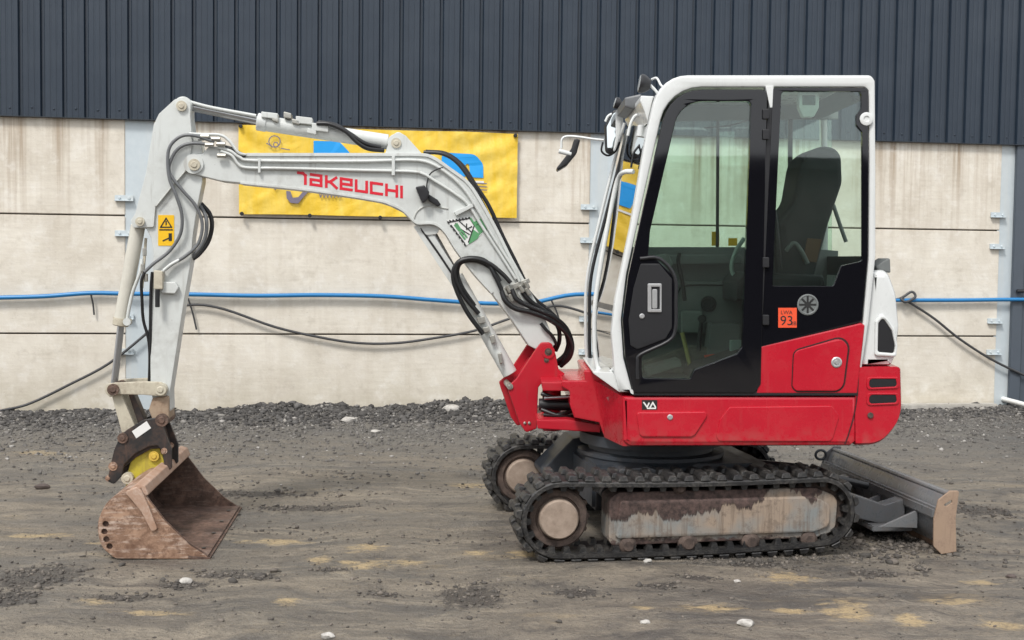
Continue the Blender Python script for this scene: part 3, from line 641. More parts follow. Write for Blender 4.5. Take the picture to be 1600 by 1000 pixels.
def sheet(fn, nu, nv, thick=0.0025):
    bm = bmesh.new(); g = [[bm.verts.new(fn(i/nu, j/nv)) for i in range(nu+1)] for j in range(nv+1)]
    for j in range(nv):
        for i in range(nu): bm.faces.new((g[j][i], g[j+1][i], g[j+1][i+1], g[j][i+1]))
    r = bmesh.ops.extrude_face_region(bm, geom=list(bm.faces))
    bmesh.ops.translate(bm, verts=[v for v in r['geom'] if isinstance(v, bmesh.types.BMVert)], vec=WALL.n*thick)
    return bm
ban = empty('banner', WALL.P(590, 335, -0.05), 'creased yellow vinyl banner with blue lettering tied to the concrete wall', 'banner')
from_bm('sheet', sheet(banner_pt, UB, VB), BAN, ban)
BLUE = simple('blue_print', (0.008, 0.30, 0.72, 1), 0.4, 0, 0.06); GREYI = simple('grey_print', (0.17, 0.15, 0.20, 1), 0.45)
def stroke_bm(F, polys, w, d, t=0.001):
    """flat strokes (pixel polylines on plane F at depth d)"""
    bms = []
    for pts in polys:
        q = [Vector(F.uv(p[0], p[1], d)) for p in pts]
        for a, b in zip(q, q[1:]):
            e = (b-a).normalized(); nrm = Vector((-e.y, e.x))*w/2; a2 = a-e*w*0.5; b2 = b+e*w*0.5
            bm = bmesh.new(); vs = [bm.verts.new(F.W(p.x, p.y, d)) for p in (a2+nrm, a2-nrm, b2-nrm, b2+nrm)]
            vs2 = [bm.verts.new(v.co-F.n*t) for v in vs]
            bm.faces.new(vs2); [bm.faces.new((vs[i], vs[(i+1) % 4], vs2[(i+1) % 4], vs2[i])) for i in range(4)]; bms.append(bm)
            t += 0.00006
    return merge(bms)
def bprint(name, polys, mat, lift=0.008, holes=None):
    """print that follows the banner surface: subdivided filled outline"""
    a = WALL.uv(*bl[0]); b = WALL.uv(*bl[1]); d_ = WALL.uv(*bl[3])
    polys = [[(x, y, *(q*2.2 for q in r)) for x, y, *r in po] for po in polys]
    bm = pl(WALL, polys, -0.06, -0.059, 0.0)
    bmesh.ops.subdivide_edges(bm, edges=[e for e in bm.edges if e.calc_length() > 0.05], cuts=3, use_grid_fill=False)
    for v in bm.verts:
        rel = v.co-WALL.W(0, 0, 0); s_ = rel.dot(WALL.u); z = v.co.z; back = rel.dot(WALL.n)+0.06
        u = (s_-a[0])/(b[0]-a[0]); vv = (a[1]-z)/(a[1]-d_[1]); bp = banner_pt(max(0, min(1, u)), max(0, min(1, vv)))
        dd = (bp-WALL.W(0, 0, 0)).dot(WALL.n)
        v.co = WALL.W(s_, z, dd-lift+back)
    return from_bm(name, bm, mat, ban)
bprint('lettering', [[(490, 220), (530, 221, 12), (548, 240, 12), (548, 290), (526, 288), (524, 262, 6), (510, 262), (510, 286), (490, 284)]], BLUE, 0.009)
bprint('lettering', [[(592, 244), (640, 246, 16), (640, 290), (618, 288), (616, 268, 6), (592, 266)]], BLUE, 0.009)
bprint('lettering', [[(690, 238, 8), (742, 241, 14), (755, 256, 10), (755, 278), (735, 277), (733, 256, 5), (727, 256, 4), (727, 276), (704, 275), (700, 262), (690, 258)]], BLUE, 0.009)
bprint('print_line', [[(697, 281), (756, 283), (756, 286), (697, 284)]], WSTICK, 0.009)
for k in range(3):
    from_bm('letter', stroke_bm(WALL, [[(498+k*11, 300), (501+k*11, 308), (504+k*11, 301), (507+k*11, 308), (510+k*11, 300)]], 0.010, -0.075), GREYI, ban)
for po in ([(532, 307), (533, 308)], [(744, 286), (760, 287)], [(744, 291), (760, 292)], [(746, 296), (760, 297)]):
    from_bm('print_line', stroke_bm(WALL, [po], 0.010, -0.075), GREYI, ban)
for po in ([(429+9*math.cos(t*0.52), 221+9*math.sin(t*0.52)) for t in range(13)], [(431+4*math.cos(t*1.05), 226+4*math.sin(t*1.05)) for t in range(7)], [(417, 224), (424, 228)], [(440, 232), (452, 234)], [(430, 296), (424, 285), (434, 277)], [(430, 296), (438, 290)]):
    from_bm('drawn_line', stroke_bm(WALL, [po], 0.010, -0.075), GREYI, ban)
hk = [(447, 298, 2), (454, 299), (457, 309, 3), (466, 308, 3), (476, 296), (488, 293), (474, 308, 4), (466, 318, 6), (454, 317, 6), (448, 310, 3)]
from_bm('drawn_hook', pl(WALL, [hk], -0.078, -0.076, 0.0), GREYI, ban)
for (px, py) in [(378, 334), (484, 337), (594, 340), (700, 341), (376, 197), (805, 212)]:
    lathe('eyelet', WALL.P(px, py, -0.055), -WALL.n, disc_prof(0.02, 0.03), PLASTIC, ban, 10)

# hoses and cables on the wall
BLUEH = simple('blue_hose_plastic', (0.02, 0.18, 0.42, 1), 0.35, 0, 0.12, 20)
bh = tube('blue_hose', [WALL.P(x, y, -0.05) for x, y in [(-120, 468), (-40, 466), (0, 465), (70, 463), (140, 458), (200, 459), (300, 460), (400, 462), (500, 461), (600, 463), (680, 469), (760, 474), (830, 473), (900, 460), (1000, 462), (1100, 466), (1250, 468), (1400, 469), (1500, 469), (1600, 468), (1700, 470)]], 0.021, BLUEH, n=5)
tag(bh, 'blue plastic water hose strung across the whole concrete wall', 'hose')
CAB = simple('grey_cable', (0.045, 0.045, 0.047, 1), 0.5)
c1 = tube('wall_cable', [WALL.P(*p) for p in [(-60, 652, -0.30), (10, 640, -0.10), (50, 629, -0.05), (110, 600, -0.045), (170, 568, -0.045), (230, 520, -0.045), (262, 488, -0.045), (300, 476, -0.045), (350, 483, -0.045), (430, 511, -0.045), (500, 527, -0.045), (560, 536, -0.045), (620, 536, -0.045), (680, 528, -0.045), (740, 517, -0.045), (790, 500, -0.045), (830, 487, -0.045), (865, 478, -0.045), (890, 481, -0.045), (925, 492, -0.045)]], 0.013, CAB, n=5)
tag(c1, 'thin black cable drooping along the wall below the blue hose left of the cab', 'cable')
c2 = tube('wall_cable', [WALL.P(*p) for p in [(1380, 468, -0.05), (1405, 467, -0.05), (1424, 456, -0.06), (1430, 464, -0.08), (1415, 472, -0.09), (1408, 466, -0.06), (1425, 475, -0.05), (1460, 498, -0.05), (1500, 530, -0.05), (1550, 562, -0.05), (1600, 586, -0.05), (1660, 612, -0.05)]], 0.014, CAB, n=6)
tag(c2, 'black cable looped at the hose and running down to the right doorway', 'cable')
for (a, b, lb) in [((142, 460), (147, 492), 'short cord hanging from the blue hose left of the dipper arm'), ((294, 466), (307, 515), 'short cord hanging from the blue hose right of the dipper arm'),
                   ((862, 470), (874, 500), 'short cord hanging from the blue hose in front of the cab')]:
    tag(tube('cord', [WALL.P(a[0], a[1], -0.06), WALL.P((a[0]+b[0])/2+1, (a[1]+b[1])/2, -0.04), WALL.P(b[0], b[1], -0.035)], 0.009, CAB, n=3), lb, 'cord', 'cords hanging from the blue hose')

# ================================================================== EXCAVATOR
EX = empty('excavator', (UC0.x, UC0.y, 0), 'white and red mini excavator with cab, rubber tracks and rusty ditching bucket', 'excavator')
ny_ = HOUSE.n; bn = BOOM.n; un = UCF.n
def H(name, o, d0, d1, mat, parent=EX, bevel=0.006, pd=None): return plate(name, HOUSE, o, d0, d1, mat, parent, bevel, True, pd)
def B(name, o, d0, d1, mat, parent=EX, bevel=0.004, pd=None): return plate(name, BOOM, o, d0, d1, mat, parent, bevel, True, pd)

# ---------------- undercarriage: (a along machine, z up, d across) in UCF
def track_path(xa, za, ra, xb, zb, rb, n=14):
    """closed loop round front wheel a (left) and rear wheel b (right), counter-clockwise from bottom"""
    pts = []
    for i in range(n+1):
        t = math.pi*1.5 - math.pi*i/n; pts.append((xa+ra*math.cos(t), za+ra*math.sin(t)))
    m = 14
    for i in range(1, m):
        f = i/m; pts.append((xa*(1-f)+xb*f, (za+ra)*(1-f)+(zb+rb)*f-0.012*math.sin(f*math.pi)))
    for i in range(n+1):
        t = math.pi*0.5 - math.pi*i/n; pts.append((xb+rb*math.cos(t), zb+rb*math.sin(t)))
    for i in range(1, m):
        f = i/m; pts.append((xb*(1-f)+xa*f, (zb-rb)*(1-f)**3+(za-ra)*(1-(1-f)**3)))
    return pts
LUG = 0.030
xa, ra0 = -0.897+0.231, 0.231; xb, rb0 = 0.945-0.216, 0.216; za, zb = 0.222, 0.244
def resample(pts, n):
    P = [Vector(p) for p in pts]; P.append(P[0]); L = [0]
    for a, b in zip(P, P[1:]): L.append(L[-1]+(b-a).length)
    res = []
    for k in range(n):
        s0 = L[-1]*k/n; i = max(j for j in range(len(L)) if L[j] <= s0+1e-9); i = min(i, len(P)-2)
        f = (s0-L[i])/max(L[i+1]-L[i], 1e-9); p = P[i].lerp(P[i+1], f); res.append((p, L[-1]))
    return res
loop = track_path(xa, za, ra0-LUG, xb, zb, rb0-LUG)
NL = 46
cen = resample(loop, NL*4)
def tang(i, lst): 
    a = lst[i-1][0]; b = lst[(i+1) % len(lst)][0]; return (b-a).normalized()
def lug_mesh(flip):
    bm0 = []
    W = 0.30
    for (y0, y1, off) in ((0.0, 0.10, 0.0), (0.09, 0.21, 0.016*flip), (0.20, 0.30, 0.0)):
        b = bmesh.new(); h = LUG; w0, w1 = 0.029, 0.018
        vs = [(-w0+off, y0, 0), (w0+off, y0, 0), (w0+off, y1, 0), (-w0+off, y1, 0), (-w1+off, y0+.006, h), (w1+off, y0+.006, h), (w1+off, y1-.006, h), (-w1+off, y1-.006, h)]
        v = [b.verts.new(q) for q in vs]
        for f in ((0, 3, 2, 1), (4, 5, 6, 7), (0, 1, 5, 4), (1, 2, 6, 5), (2, 3, 7, 6), (3, 0, 4, 7)): b.faces.new([v[i] for i in f])
        bmesh.ops.bevel(b, geom=list(b.edges), offset=0.004, segments=1, affect='EDGES'); bm0.append(b)
    m = merge(bm0); bmesh.ops.recalc_face_normals(m, faces=m.faces); me = bpy.data.meshes.new('tread_lug'); m.to_mesh(me); m.free(); me.materials.append(TREAD); return me
LUGM = [lug_mesh(1), lug_mesh(-1)]
def track(side):
    dn = -0.775 if side < 0 else 0.475
    bm = bmesh.new(); T = 0.026; n = len(cen); rings = []
    for i, (p, _) in enumerate(cen):
        t = tang(i, cen); nm = Vector((-t.y, t.x))       # outward for this winding
        rag = 0.0015*math.sin(i*1.7)
        o = p; q = p-nm*T
        rings.append([bm.verts.new(UCF.W(a.x, a.y, d)) for a, d in ((o, dn+.008), (o, dn+.292), (p-nm*0.008, dn+.30), (q, dn+.30), (q, dn), (p-nm*0.008, dn))])
    for i in range(n):
        A, Bq = rings[i], rings[(i+1) % n]
        for k in range(6): bm.faces.new((A[k], A[(k+1) % 6], Bq[(k+1) % 6], Bq[k]))
    belt = from_bm('track', bm, TREAD, EX, sharp=40)
    for k in range(NL):
        i = k*4; p = cen[i][0]; t = tang(i, cen); nm = Vector((-t.y, t.x))
        w = UCF.W(p.x, p.y, dn) - UCF.W(0, 0, 0)
        xa_ = UCF.u*t.x + Vector((0, 0, 1))*t.y; za_ = UCF.u*nm.x + Vector((0, 0, 1))*nm.y
        M = Matrix((xa_, un, za_)).transposed().to_4x4()
        o = bpy.data.objects.new('tread_lug', LUGM[k % 2]); COL.objects.link(o); o.parent = belt
        o.matrix_local = Matrix.Translation(UCF.W(p.x, p.y, dn)-nm.x*UCF.u*0.001-WLOC[belt]) @ M
    # guide teeth inside the belt, small knobs
    bms = []
    for k in range(NL):
        i = k*4+2; p = cen[i][0]; t = tang(i, cen); nm = Vector((-t.y, t.x)); q = p-nm*T
        for dd in (0.035, 0.20):
            bb = bmesh.new(); bmesh.ops.create_cube(bb, size=1)
            for v in bb.verts:
                w = (1 if v.co.z > 0 else 0.6)
                c_ = q + t*v.co.x*0.042*w - nm*(0.5-v.co.z)*0.030
                v.co = UCF.W(c_.x, c_.y, dn+dd+(v.co.y+0.5)*0.06)
            bms.append(bb)
    g = from_bm('guide_teeth', merge(bms), TREAD, belt)
    g['kind'] = 'stuff'
    return belt, dn
for side in (-1, 1):
    belt, dn = track(side)
    o_, i_ = (dn+0.03, dn+0.27)
    # side frame: near face faces outward for the near track
    fo = [(-0.40, 0.10, .03), (-0.38, 0.075, .02), (0.72, 0.095, .05), (0.83, 0.13, .06), (0.84, 0.31, .06), (0.72, 0.365, .04), (-0.35, 0.355, .03), (-0.40, 0.32, .03)]
    fr = from_bm('track_frame', merge([pl(UCF, [fo], dn+0.055, dn+0.25, 0.01, px=False),
              pl(UCF, [[(-0.37, 0.115, .02), (0.70, 0.13, .03), (0.79, 0.16, .04), (0.79, 0.28, .04), (0.69, 0.322, .03), (-0.345, 0.312, .02)]], dn+0.035, dn+0.06, 0.012, px=False)]), TSIDE, EX)
    for (a, z, r) in ((-0.03, 0.375, 0.034), (0.02, 0.085, 0.052), (0.36, 0.085, 0.050), (-0.30, 0.078, 0.045), (0.68, 0.09, 0.045)):
        rl = lathe('roller', UCF.W(a, z, dn+0.025), un, [(0, r*0.55), (0.012, r*0.72), (0.02, r), (0.23, r), (0.25, r*0.6)], MUD, EX, 22)
    # sprocket and final drive
    tw = []
    for k in range(15*2):
        t = k*math.pi/15; rr = 0.178 if k % 2 == 0 else 0.150
        for q_ in (-0.045, 0.045): tw.append((xa+rr*math.cos(t+q_), za+rr*math.sin(t+q_)))
    from_bm('sprocket', pl(UCF, [tw], dn+0.12, dn+0.16, 0.003, px=False), MUD, EX)
    if side < 0:
        lathe('final_drive_housing', UCF.W(xa, za, dn+0.11), -un, [(0, 0.160), (0.03, 0.158), (0.045, 0.147), (0.045, 0.118), (0.030, 0.112), (0.030, 0.02)], MUD, EX, 40)
        lathe('hub_cap', UCF.W(xa, za, dn+0.085), -un, [(0, 0.103), (0.05, 0.102), (0.062, 0.094), (0.062, 0)], HUBM, EX, 40)
    else:
        lathe('final_drive_housing', UCF.W(xa, za, dn+0.14), -un, [(0, 0.17), (0.10, 0.168), (0.115, 0.155), (0.115, 0.125), (0.10, 0.12), (0.10, 0.0)], MUD, EX, 40)
        lathe('hub_cap', UCF.W(xa, za, dn+0.06), -un, [(0, 0.108), (0.05, 0.106), (0.06, 0.098), (0.06, 0)], HUBM, EX, 40)
    lathe('idler_wheel', UCF.W(xb, zb, dn+0.08), un, [(0, 0.14), (0.01, 0.165), (0.12, 0.165), (0.13, 0.14)], MUD, EX, 32)
# centre chassis
from_bm('chassis', merge([
    box_bm(UCF, -0.42, 0.50, 0.19, 0.44, -0.40, 0.40, 0.02),
    pl(UCF, [[(-0.50, 0.20), (-0.62, 0.30, .03), (-0.42, 0.50, .03), (-0.25, 0.52), (-0.1, 0.42), (-0.1, 0.22)]], 0.18, 0.48, 0.01, px=False),
    pl(UCF, [[(-0.30, 0.24), (-0.42, 0.30, .03), (-0.30, 0.44, .03), (-0.15, 0.45), (0.0, 0.40), (0.0, 0.24)]], -0.52, -0.30, 0.01, px=False),
    box_bm(UCF, 0.35, 0.62, 0.22, 0.42, -0.52, 0.52, 0.02)]), GREYP, EX)
lathe('turntable', UCF.W(0, 0.42, 0), (0, 0, 1), [(0, 0.40), (0.03, 0.42), (0.05, 0.42), (0.055, 0.36), (0.09, 0.36), (0.092, 0.41), (0.15, 0.41)], GREYP, EX, 48)

# ---------------- dozer blade
def sec(pts, th=0.014):
    P = catmull([Vector((a, z, 0)) for a, z in pts], 5); o = []
    for i, p in enumerate(P):
        t = (P[min(i+1, len(P)-1)]-P[max(i-1, 0)]).normalized(); o.append((p, Vector((-t.y, t.x, 0))))
    return [(p.x, p.y) for p, _ in o] + [((p+nn*th).x, (p+nn*th).y) for p, nn in reversed(o)]
mb = pl(UCF, [sec([(1.47, 0.335), (1.425, 0.315), (1.395, 0.25), (1.385, 0.18), (1.40, 0.10), (1.44, 0.035), (1.46, 0.015)])], -0.765, 0.765, 0.001, px=False)
mb2 = box_bm(UCF, 1.355, 1.40, 0.19, 0.255, -0.765, 0.765, 0.012)
mb3 = pl(UCF, [[(1.355, 0.262), (1.30, 0.20), (1.30, 0.19), (1.40, 0.19), (1.41, 0.262)]], -0.765, -0.75, 0.002, px=False)
blade = from_bm('dozer_blade', merge([mb, mb2]), BLADE, EX)
from_bm('top_rail', cyl_bm(UCF.W(1.44, 0.325, -0.766), UCF.W(1.44, 0.325, 0.768), 0.014, 12), BLADE, blade)
eo = [(1.375, 0.30, .02), (1.44, 0.348, .01), (1.49, 0.348, .01), (1.475, 0.20), (1.485, 0.02), (1.40, 0.008), (1.355, 0.05, .02), (1.352, 0.20)]
eh = [(1.405, 0.275, .01), (1.45, 0.30, .01), (1.455, 0.285, .01), (1.415, 0.262, .01)]
from_bm('end_plate', pl(UCF, [eo, eh], -0.780, -0.766, 0.003, px=False), paint('worn_orange_rust', (0.34, 0.24, 0.17, 1), 0.6, 1.0, dirtcol=(0.15, 0.10, 0.075, 1), scale=4, fleck=0.9), blade)
from_bm('end_plate', pl(UCF, [eo], 0.766, 0.780, 0.003, px=False), BLADE, blade)
from_bm('cutting_edge', pl(UCF, [[(1.40, 0.10), (1.415, 0.10), (1.478, 0.008), (1.458, 0.003)]], -0.764, 0.764, 0.002, px=False), RUST, blade)
for s in (-1, 1):
    c_ = 0.36*s
    arm_ = from_bm('blade_arm', merge([pl(UCF, [[(0.55, 0.21), (0.56, 0.33, .02), (0.95, 0.30), (1.25, 0.20), (1.37, 0.235), (1.37, 0.085), (1.2, 0.10), (0.95, 0.16)]], c_-0.05, c_+0.05, 0.008, px=False),
                 ]), BLADE, EX)
from_bm('blade_gusset', merge([box_bm(UCF, 1.14, 1.375, 0.07, 0.10, -0.50, 0.50, 0.006), pl(UCF, [[(1.15, 0.11), (1.37, 0.20), (1.37, 0.10)]], -0.56, -0.54, 0.004, px=False),
     pl(UCF, [[(1.15, 0.11), (1.37, 0.20), (1.37, 0.10)]], -0.10, -0.08, 0.004, px=False)]), BLADE, EX)
ringp = [UCF.W(1.33+0.035*math.cos(t), 0.30+0.030*math.sin(t), 0.72) for t in np.linspace(0, 6.283, 14)]
tube('lifting_eye', ringp, 0.009, GREYP, blade, n=2)
cyl('blade_cylinder', UCF.W(0.45, 0.37, 0.0), UCF.W(0.95, 0.32, 0.0), 0.045, BLACKP, EX)
cyl('blade_cylinder_rod', UCF.W(0.95, 0.32, 0.0), UCF.W(1.33, 0.23, 0.0), 0.022, BLACKP, EX)

# ---------------- upper body
body = H('upper_body', [(972, 619, 4), (1338, 619), (1338, 690), (1330, 697, 4), (984, 698, 12), (973, 690, 4)], 0.0, 1.42, RED, bevel=0.024)
H('body_seam', [(990, 609), (1341, 609), (1341, 618), (990, 618)], -0.004, 0.9, PLASTIC, body, 0.002)
H('tool_hatch', [(994, 644, 5), (1110, 643, 6), (1084, 683, 12), (1000, 683, 8)], -0.010, 0.01, RED, body, 0.006)
lathe('latch', HOUSE.P(1047, 652, -0.010), -ny_, disc_prof(0.015, 0.006), SILVER, body, 16)
st = H('decal', [(1003, 625), (1027, 625), (1027, 640), (1003, 640)], -0.0025, 0.0, KINK, body, 0.0004)
from_bm('pictogram', stroke_bm(HOUSE, [[(1006, 629), (1011, 636), (1014, 630)], [(1016, 636), (1020, 629), (1024, 636)], [(1012, 638), (1024, 638)]], 0.007, -0.0028), WSTICK, body)
H('raised_panel', [(1125, 655, 10), (1140, 636, 8), (1300, 634, 8), (1312, 650, 8), (1300, 690, 10), (1118, 690, 8)], -0.006, 0.01, RED, body, 0.005)
# lower front, where the swing post stands
fb = H('front_frame', [(915, 583, 4), (940, 584), (974, 612), (974, 697), (948, 690, 8), (940, 668), (900, 660), (893, 640, 6), (893, 618, 6), (880, 610), (880, 600, 3), (918, 600)], 0.34, 1.05, RED, bevel=0.01, pd=0.15)
bmf = loft_bm([[HOUSE.P(973, 620, 0.012), HOUSE.P(973, 697, 0.012), HOUSE.P(944, 683, 0.36), HOUSE.P(925, 592, 0.36)], [HOUSE.P(1000, 620, 0.05), HOUSE.P(1000, 697, 0.05), HOUSE.P(1000, 690, 0.36), HOUSE.P(1000, 592, 0.36)]])
from_bm('front_corner', bmf, RED, EX)
from_bm('corner_mark', stroke_bm(HOUSE, [[(950, 622), (957, 634)], [(953, 621), (960, 633)]], 0.012, 0.17), paint('pink_mark', (0.6, 0.25, 0.25, 1)), fb)
H('swing_post_plate', [(846, 597, 2), (880, 597), (940, 596), (958, 604), (958, 612), (848, 611, 2)], 0.42, 0.98, REDB, bevel=0.006, pd=0.42)
H('swing_post_plate', [(838, 656, 2), (885, 655), (938, 664), (938, 676), (840, 670, 2)], 0.42, 0.98, REDB, bevel=0.006, pd=0.42)
bx0 = BOOM.P(862, 590, 0.0); bx1 = BOOM.P(862, 672, 0.0)
cyl('swing_pivot', bx0+Vector((0, 0, .02)), bx1, 0.055, REDB, EX)
cyl('swing_cylinder', HOUSE.P(842, 632, 0.60), HOUSE.P(905, 632, 0.60), 0.035, PLASTIC, EX)
cyl('swing_cylinder_rod', HOUSE.P(850, 622, 0.50), HOUSE.P(900, 619, 0.50), 0.010, STEEL, EX)
for (a, b) in (((846, 640), (905, 652)), ((846, 615), (900, 622)), ((850, 648), (900, 640))):
    hose('hydraulic_hose', HOUSE, [(a[0], a[1], 0.55), ((a[0]+b[0])/2, (a[1]+b[1])/2+4, 0.52), (b[0], b[1], 0.6)], 0.012, RUBBER, EX)
# red side cover under the rear window
cover = H('side_cover', [(1188, 541, 5), (1345, 504, 4), (1352, 508, 3), (1340, 615), (1182, 615)], -0.007, 0.22, RED, bevel=0.010)
hatch = H('fuel_hatch', [(1241, 549, 12), (1328, 524, 16), (1317, 611, 16), (1238, 611, 10)], -0.016, 0.02, RED, cover, 0.005)
H('hatch_gap', [(1239, 547, 14), (1331, 520, 18), (1319, 613, 18), (1236, 613, 12)], -0.0085, 0.01, simple('shadow_gap_rubber', (0.03, 0.004, 0.005, 1), 0.6), cover, 0.001)
lathe('lock', HOUSE.P(1307, 566, -0.016), -ny_, [(0, 0.028), (0.003, 0.028), (0.006, 0.022), (0.004, 0.012), (0.014, 0.010), (0.014, 0)], SILVER, cover, 20)
# counterweight: rounded in plan
def cw_loop(d, k, zk):
    src = rounded([HOUSE.uv(x, y, 0.0)+tuple([r*0.0033]) for x, y, r in [(1338, 574, 3), (1409, 573, 6), (1411, 653, 60), (1378, 696, 60), (1337, 697, 3), (1336, 640, 2)]], 4)
    a0 = HOUSE.uv(1338, 600)[0]; z0 = 1.0; zb_ = min(p[1] for p in src)
    return [HOUSE.W(a0+(a-a0)*k if a > a0 else a, z if z > zb_+0.15 else z+(zb_+0.15-z)*(1-zk)*0.5, d) for a, z in src]
cw = from_bm('counterweight', loft_bm([cw_loop(d, k, z) for d, k, z in [(0.0, .955, .8), (0.012, .985, .93), (0.035, 1.0, 1), (0.10, 1.03, 1), (0.25, 1.10, 1), (0.45, 1.2, 1), (0.75, 1.27, 1), (1.05, 1.2, 1), (1.3, 1.05, 1), (1.42, .9, .9), (1.45, .8, .8)]]), RED, EX, sharp=40)
for ys in (599, 624):
    H('vent', [(1359, ys-7, 5), (1400, ys-7, 3), (1402, ys+5, 4), (1358, ys+7, 5)], -0.003, 0.03, PLASTIC, cw, 0.002)
    H('vent_rim', [[(1355, ys-10, 6), (1404, ys-10, 4), (1405, ys+8, 5), (1354, ys+10, 6)], [(1359, ys-7, 5), (1400, ys-7, 3), (1402, ys+5, 4), (1358, ys+7, 5)]], -0.007, 0.03, RED, cw, 0.003)
lathe('plug', HOUSE.P(1360, 649, -0.006), -ny_, disc_prof(0.016, 0.006), MUD, cw, 14)
hose('cover_seam', HOUSE, [(1341, 578, -0.001), (1340, 610, -0.001), (1335, 645, -0.001), (1326, 678, -0.001), (1320, 694, -0.001)], 0.0035, simple('seam_rubber', (0.05, 0.004, 0.006, 1), 0.6), cw)
# white rear hood
hood = H('rear_hood', [(1360, 424, 6), (1388, 420, 16), (1402, 458, 30), (1407, 510, 20), (1402, 556), (1394, 572, 6), (1345, 572, 3), (1350, 505), (1358, 455)], 0.035, 1.38, CABW, bevel=0.035)
H('hood_vent', [(1372, 550, 4), (1373, 505, 4), (1380, 496, 4), (1394, 517, 6), (1399, 540), (1397, 552, 3)], 0.028, 0.08, PLASTIC, hood, 0.004)
H('vent_rim', [[(1367, 556, 5), (1368, 502, 5), (1379, 488, 5), (1398, 513, 6), (1403, 540), (1401, 558, 4)], [(1372, 550, 4), (1373, 505, 4), (1380, 496, 4), (1394, 517, 6), (1399, 540), (1397, 552, 3)]], 0.018, 0.08, CABW, hood, 0.008)
H('rear_lamp', [(1369, 416), (1391, 401, 3), (1392, 427, 2), (1370, 420)], 0.10, 0.28, DPLASTIC, bevel=0.006)
H('engine_cover', [(1100, 520, 8), (1340, 440, 8), (1350, 616), (1100, 616)], 1.02, 1.40, CABW, bevel=0.02)

# ---------------- cab
CO = [(968, 613), (960, 585), (955, 520, 30), (960, 470, 40), (985, 350, 60), (1010, 205), (1032, 117, 75), (1362, 117, 10), (1368, 126, 8), (1369, 260), (1369, 400), (1358, 503), (1342, 612)]
CH = [(989, 612, 2), (975, 560, 20), (971, 500, 30), (979, 430, 40), (1003, 320), (1044, 136, 64), (1352, 136, 8), (1357, 142, 5), (1358, 260), (1357, 400), (1348, 503), (1335, 609)]
cab = H('cab_frame', [CO, CH], 0.0, 0.07, CABW, EX, 0.014)
SH = 1.0-0.07
CAo = HOUSE.uvs(CO, 0.0); CAi = HOUSE.uvs(CH, 0.0)
def HM(name, outs, d0, d1, mat, parent=EX, bevel=0.004): return plate(name, HOUSE, outs, d0, d1, mat, parent, bevel, px=False)
HM('far_frame', [CAo, CAi], 0.95, 1.02, CABW, cab, 0.014)
# roof: follows the frame's top outline
def strip_along(pts, d0, d1, th, name, mat, parent, inset=0.0, closed=False):
    P = [Vector((a, z, 0)) for a, z in pts]; o = []
    for i, p in enumerate(P):
        t = (P[min(i+1, len(P)-1)]-P[max(i-1, 0)]).normalized(); nn = Vector((t.y, -t.x, 0)); o.append((p+nn*inset, p+nn*(inset+th)))
    out_ = [(a.x, a.y) for a, _ in o]+[(b.x, b.y) for _, b in reversed(o)]
    return HM(name, [out_], d0, d1, mat, parent, 0.002)
full = rounded(CAo)
topi = [p for p in full if p[1] > 2.18 and p[0] < 1.75] 
topi = [p for p in full if p[1] > HOUSE.uv(1040, 150)[1]]
strip_along(topi, 0.05, 0.97, 0.03, 'roof', CABW, cab, 0.004)
strip_along([(a, z) for a, z in topi if a > HOUSE.uv(1100, 0)[0]], 0.09, 0.93, 0.02, 'headliner', simple('headliner_grey', (0.10, 0.11, 0.11, 1), 0.9), cab, 0.10)
# rear wall pieces
strip_along([HOUSE.uv(1367, 560), HOUSE.uv(1369, 400)], 0.05, 0.97, 0.02, 'rear_panel', BLACKP, cab, -0.02)
# windscreen along the front outline
fr_ = [p for p in full+[HOUSE.uv(1018,173)] if p[0] < HOUSE.uv(1030, 300)[0] and HOUSE.uv(960, 600)[1] < p[1] < HOUSE.uv(1020, 155)[1]]
fr_ = sorted(fr_, key=lambda p: p[1]); fr_ = fr_[::-1]
mid = HOUSE.uv(958, 470)[1]
def front_a(z):
    q = sorted(fr_, key=lambda p: p[1])
    for a, b in zip(q, q[1:]):
        if a[1] <= z <= b[1]: f = (z-a[1])/max(b[1]-a[1], 1e-6); return a[0]*(1-f)+b[0]*f
    return q[0][0] if z < q[0][1] else q[-1][0]
zt, zm, zl = HOUSE.uv(0, 160)[1], HOUSE.uv(0, 470)[1], HOUSE.uv(0, 597)[1]
def glass_sheet(name, z0, z1, d0, d1, off, mat, n=6, parent=cab, th=0.005, lead=-0.065):
    loops = []
    for i in range(n+1):
        z = z0+(z1-z0)*i/n; a = front_a(z)+off
        loops.append([HOUSE.W(a, z, d0), HOUSE.W(a+lead, z, d1), HOUSE.W(a+lead+th, z, d1), HOUSE.W(a+th, z, d0)])
    return from_bm(name, loft_bm(loops), mat, parent)
def glass_sheet_flat(name, z0, z1, d0, d1, off, mat, n=6, parent=cab, th=0.005):
    pts = []
    for i in range(n+1):
        z = z0+(z1-z0)*i/n; pts.append((front_a(z)+off, z))
    return HM(name, [pts+[(a+th, z) for a, z in reversed(pts)]], d0, d1, mat, parent, 0.0005)
glass_sheet('windscreen', zm+0.01, zt, 0.06, 0.96, 0.018, GLASS)
glass_sheet('lower_windscreen', zl, zm-0.02, 0.06, 0.96, 0.018, GLASS)
glass_sheet('windscreen_bar', zm-0.02, zm+0.01, 0.06, 0.96, 0.012, BLACKP, 2, th=0.02)
H('sill_panel', [(922, 580, 2), (958, 582), (975, 613), (968, 613)], 0.03, 0.95, CABW, cab, 0.004, pd=0.03)
# header with work lamps
H('front_header', [(1022, 150), (1001, 149, 3), (1000, 158, 4), (1006, 172), (1012, 192)], 0.08, 0.94, CABW, cab, 0.008)
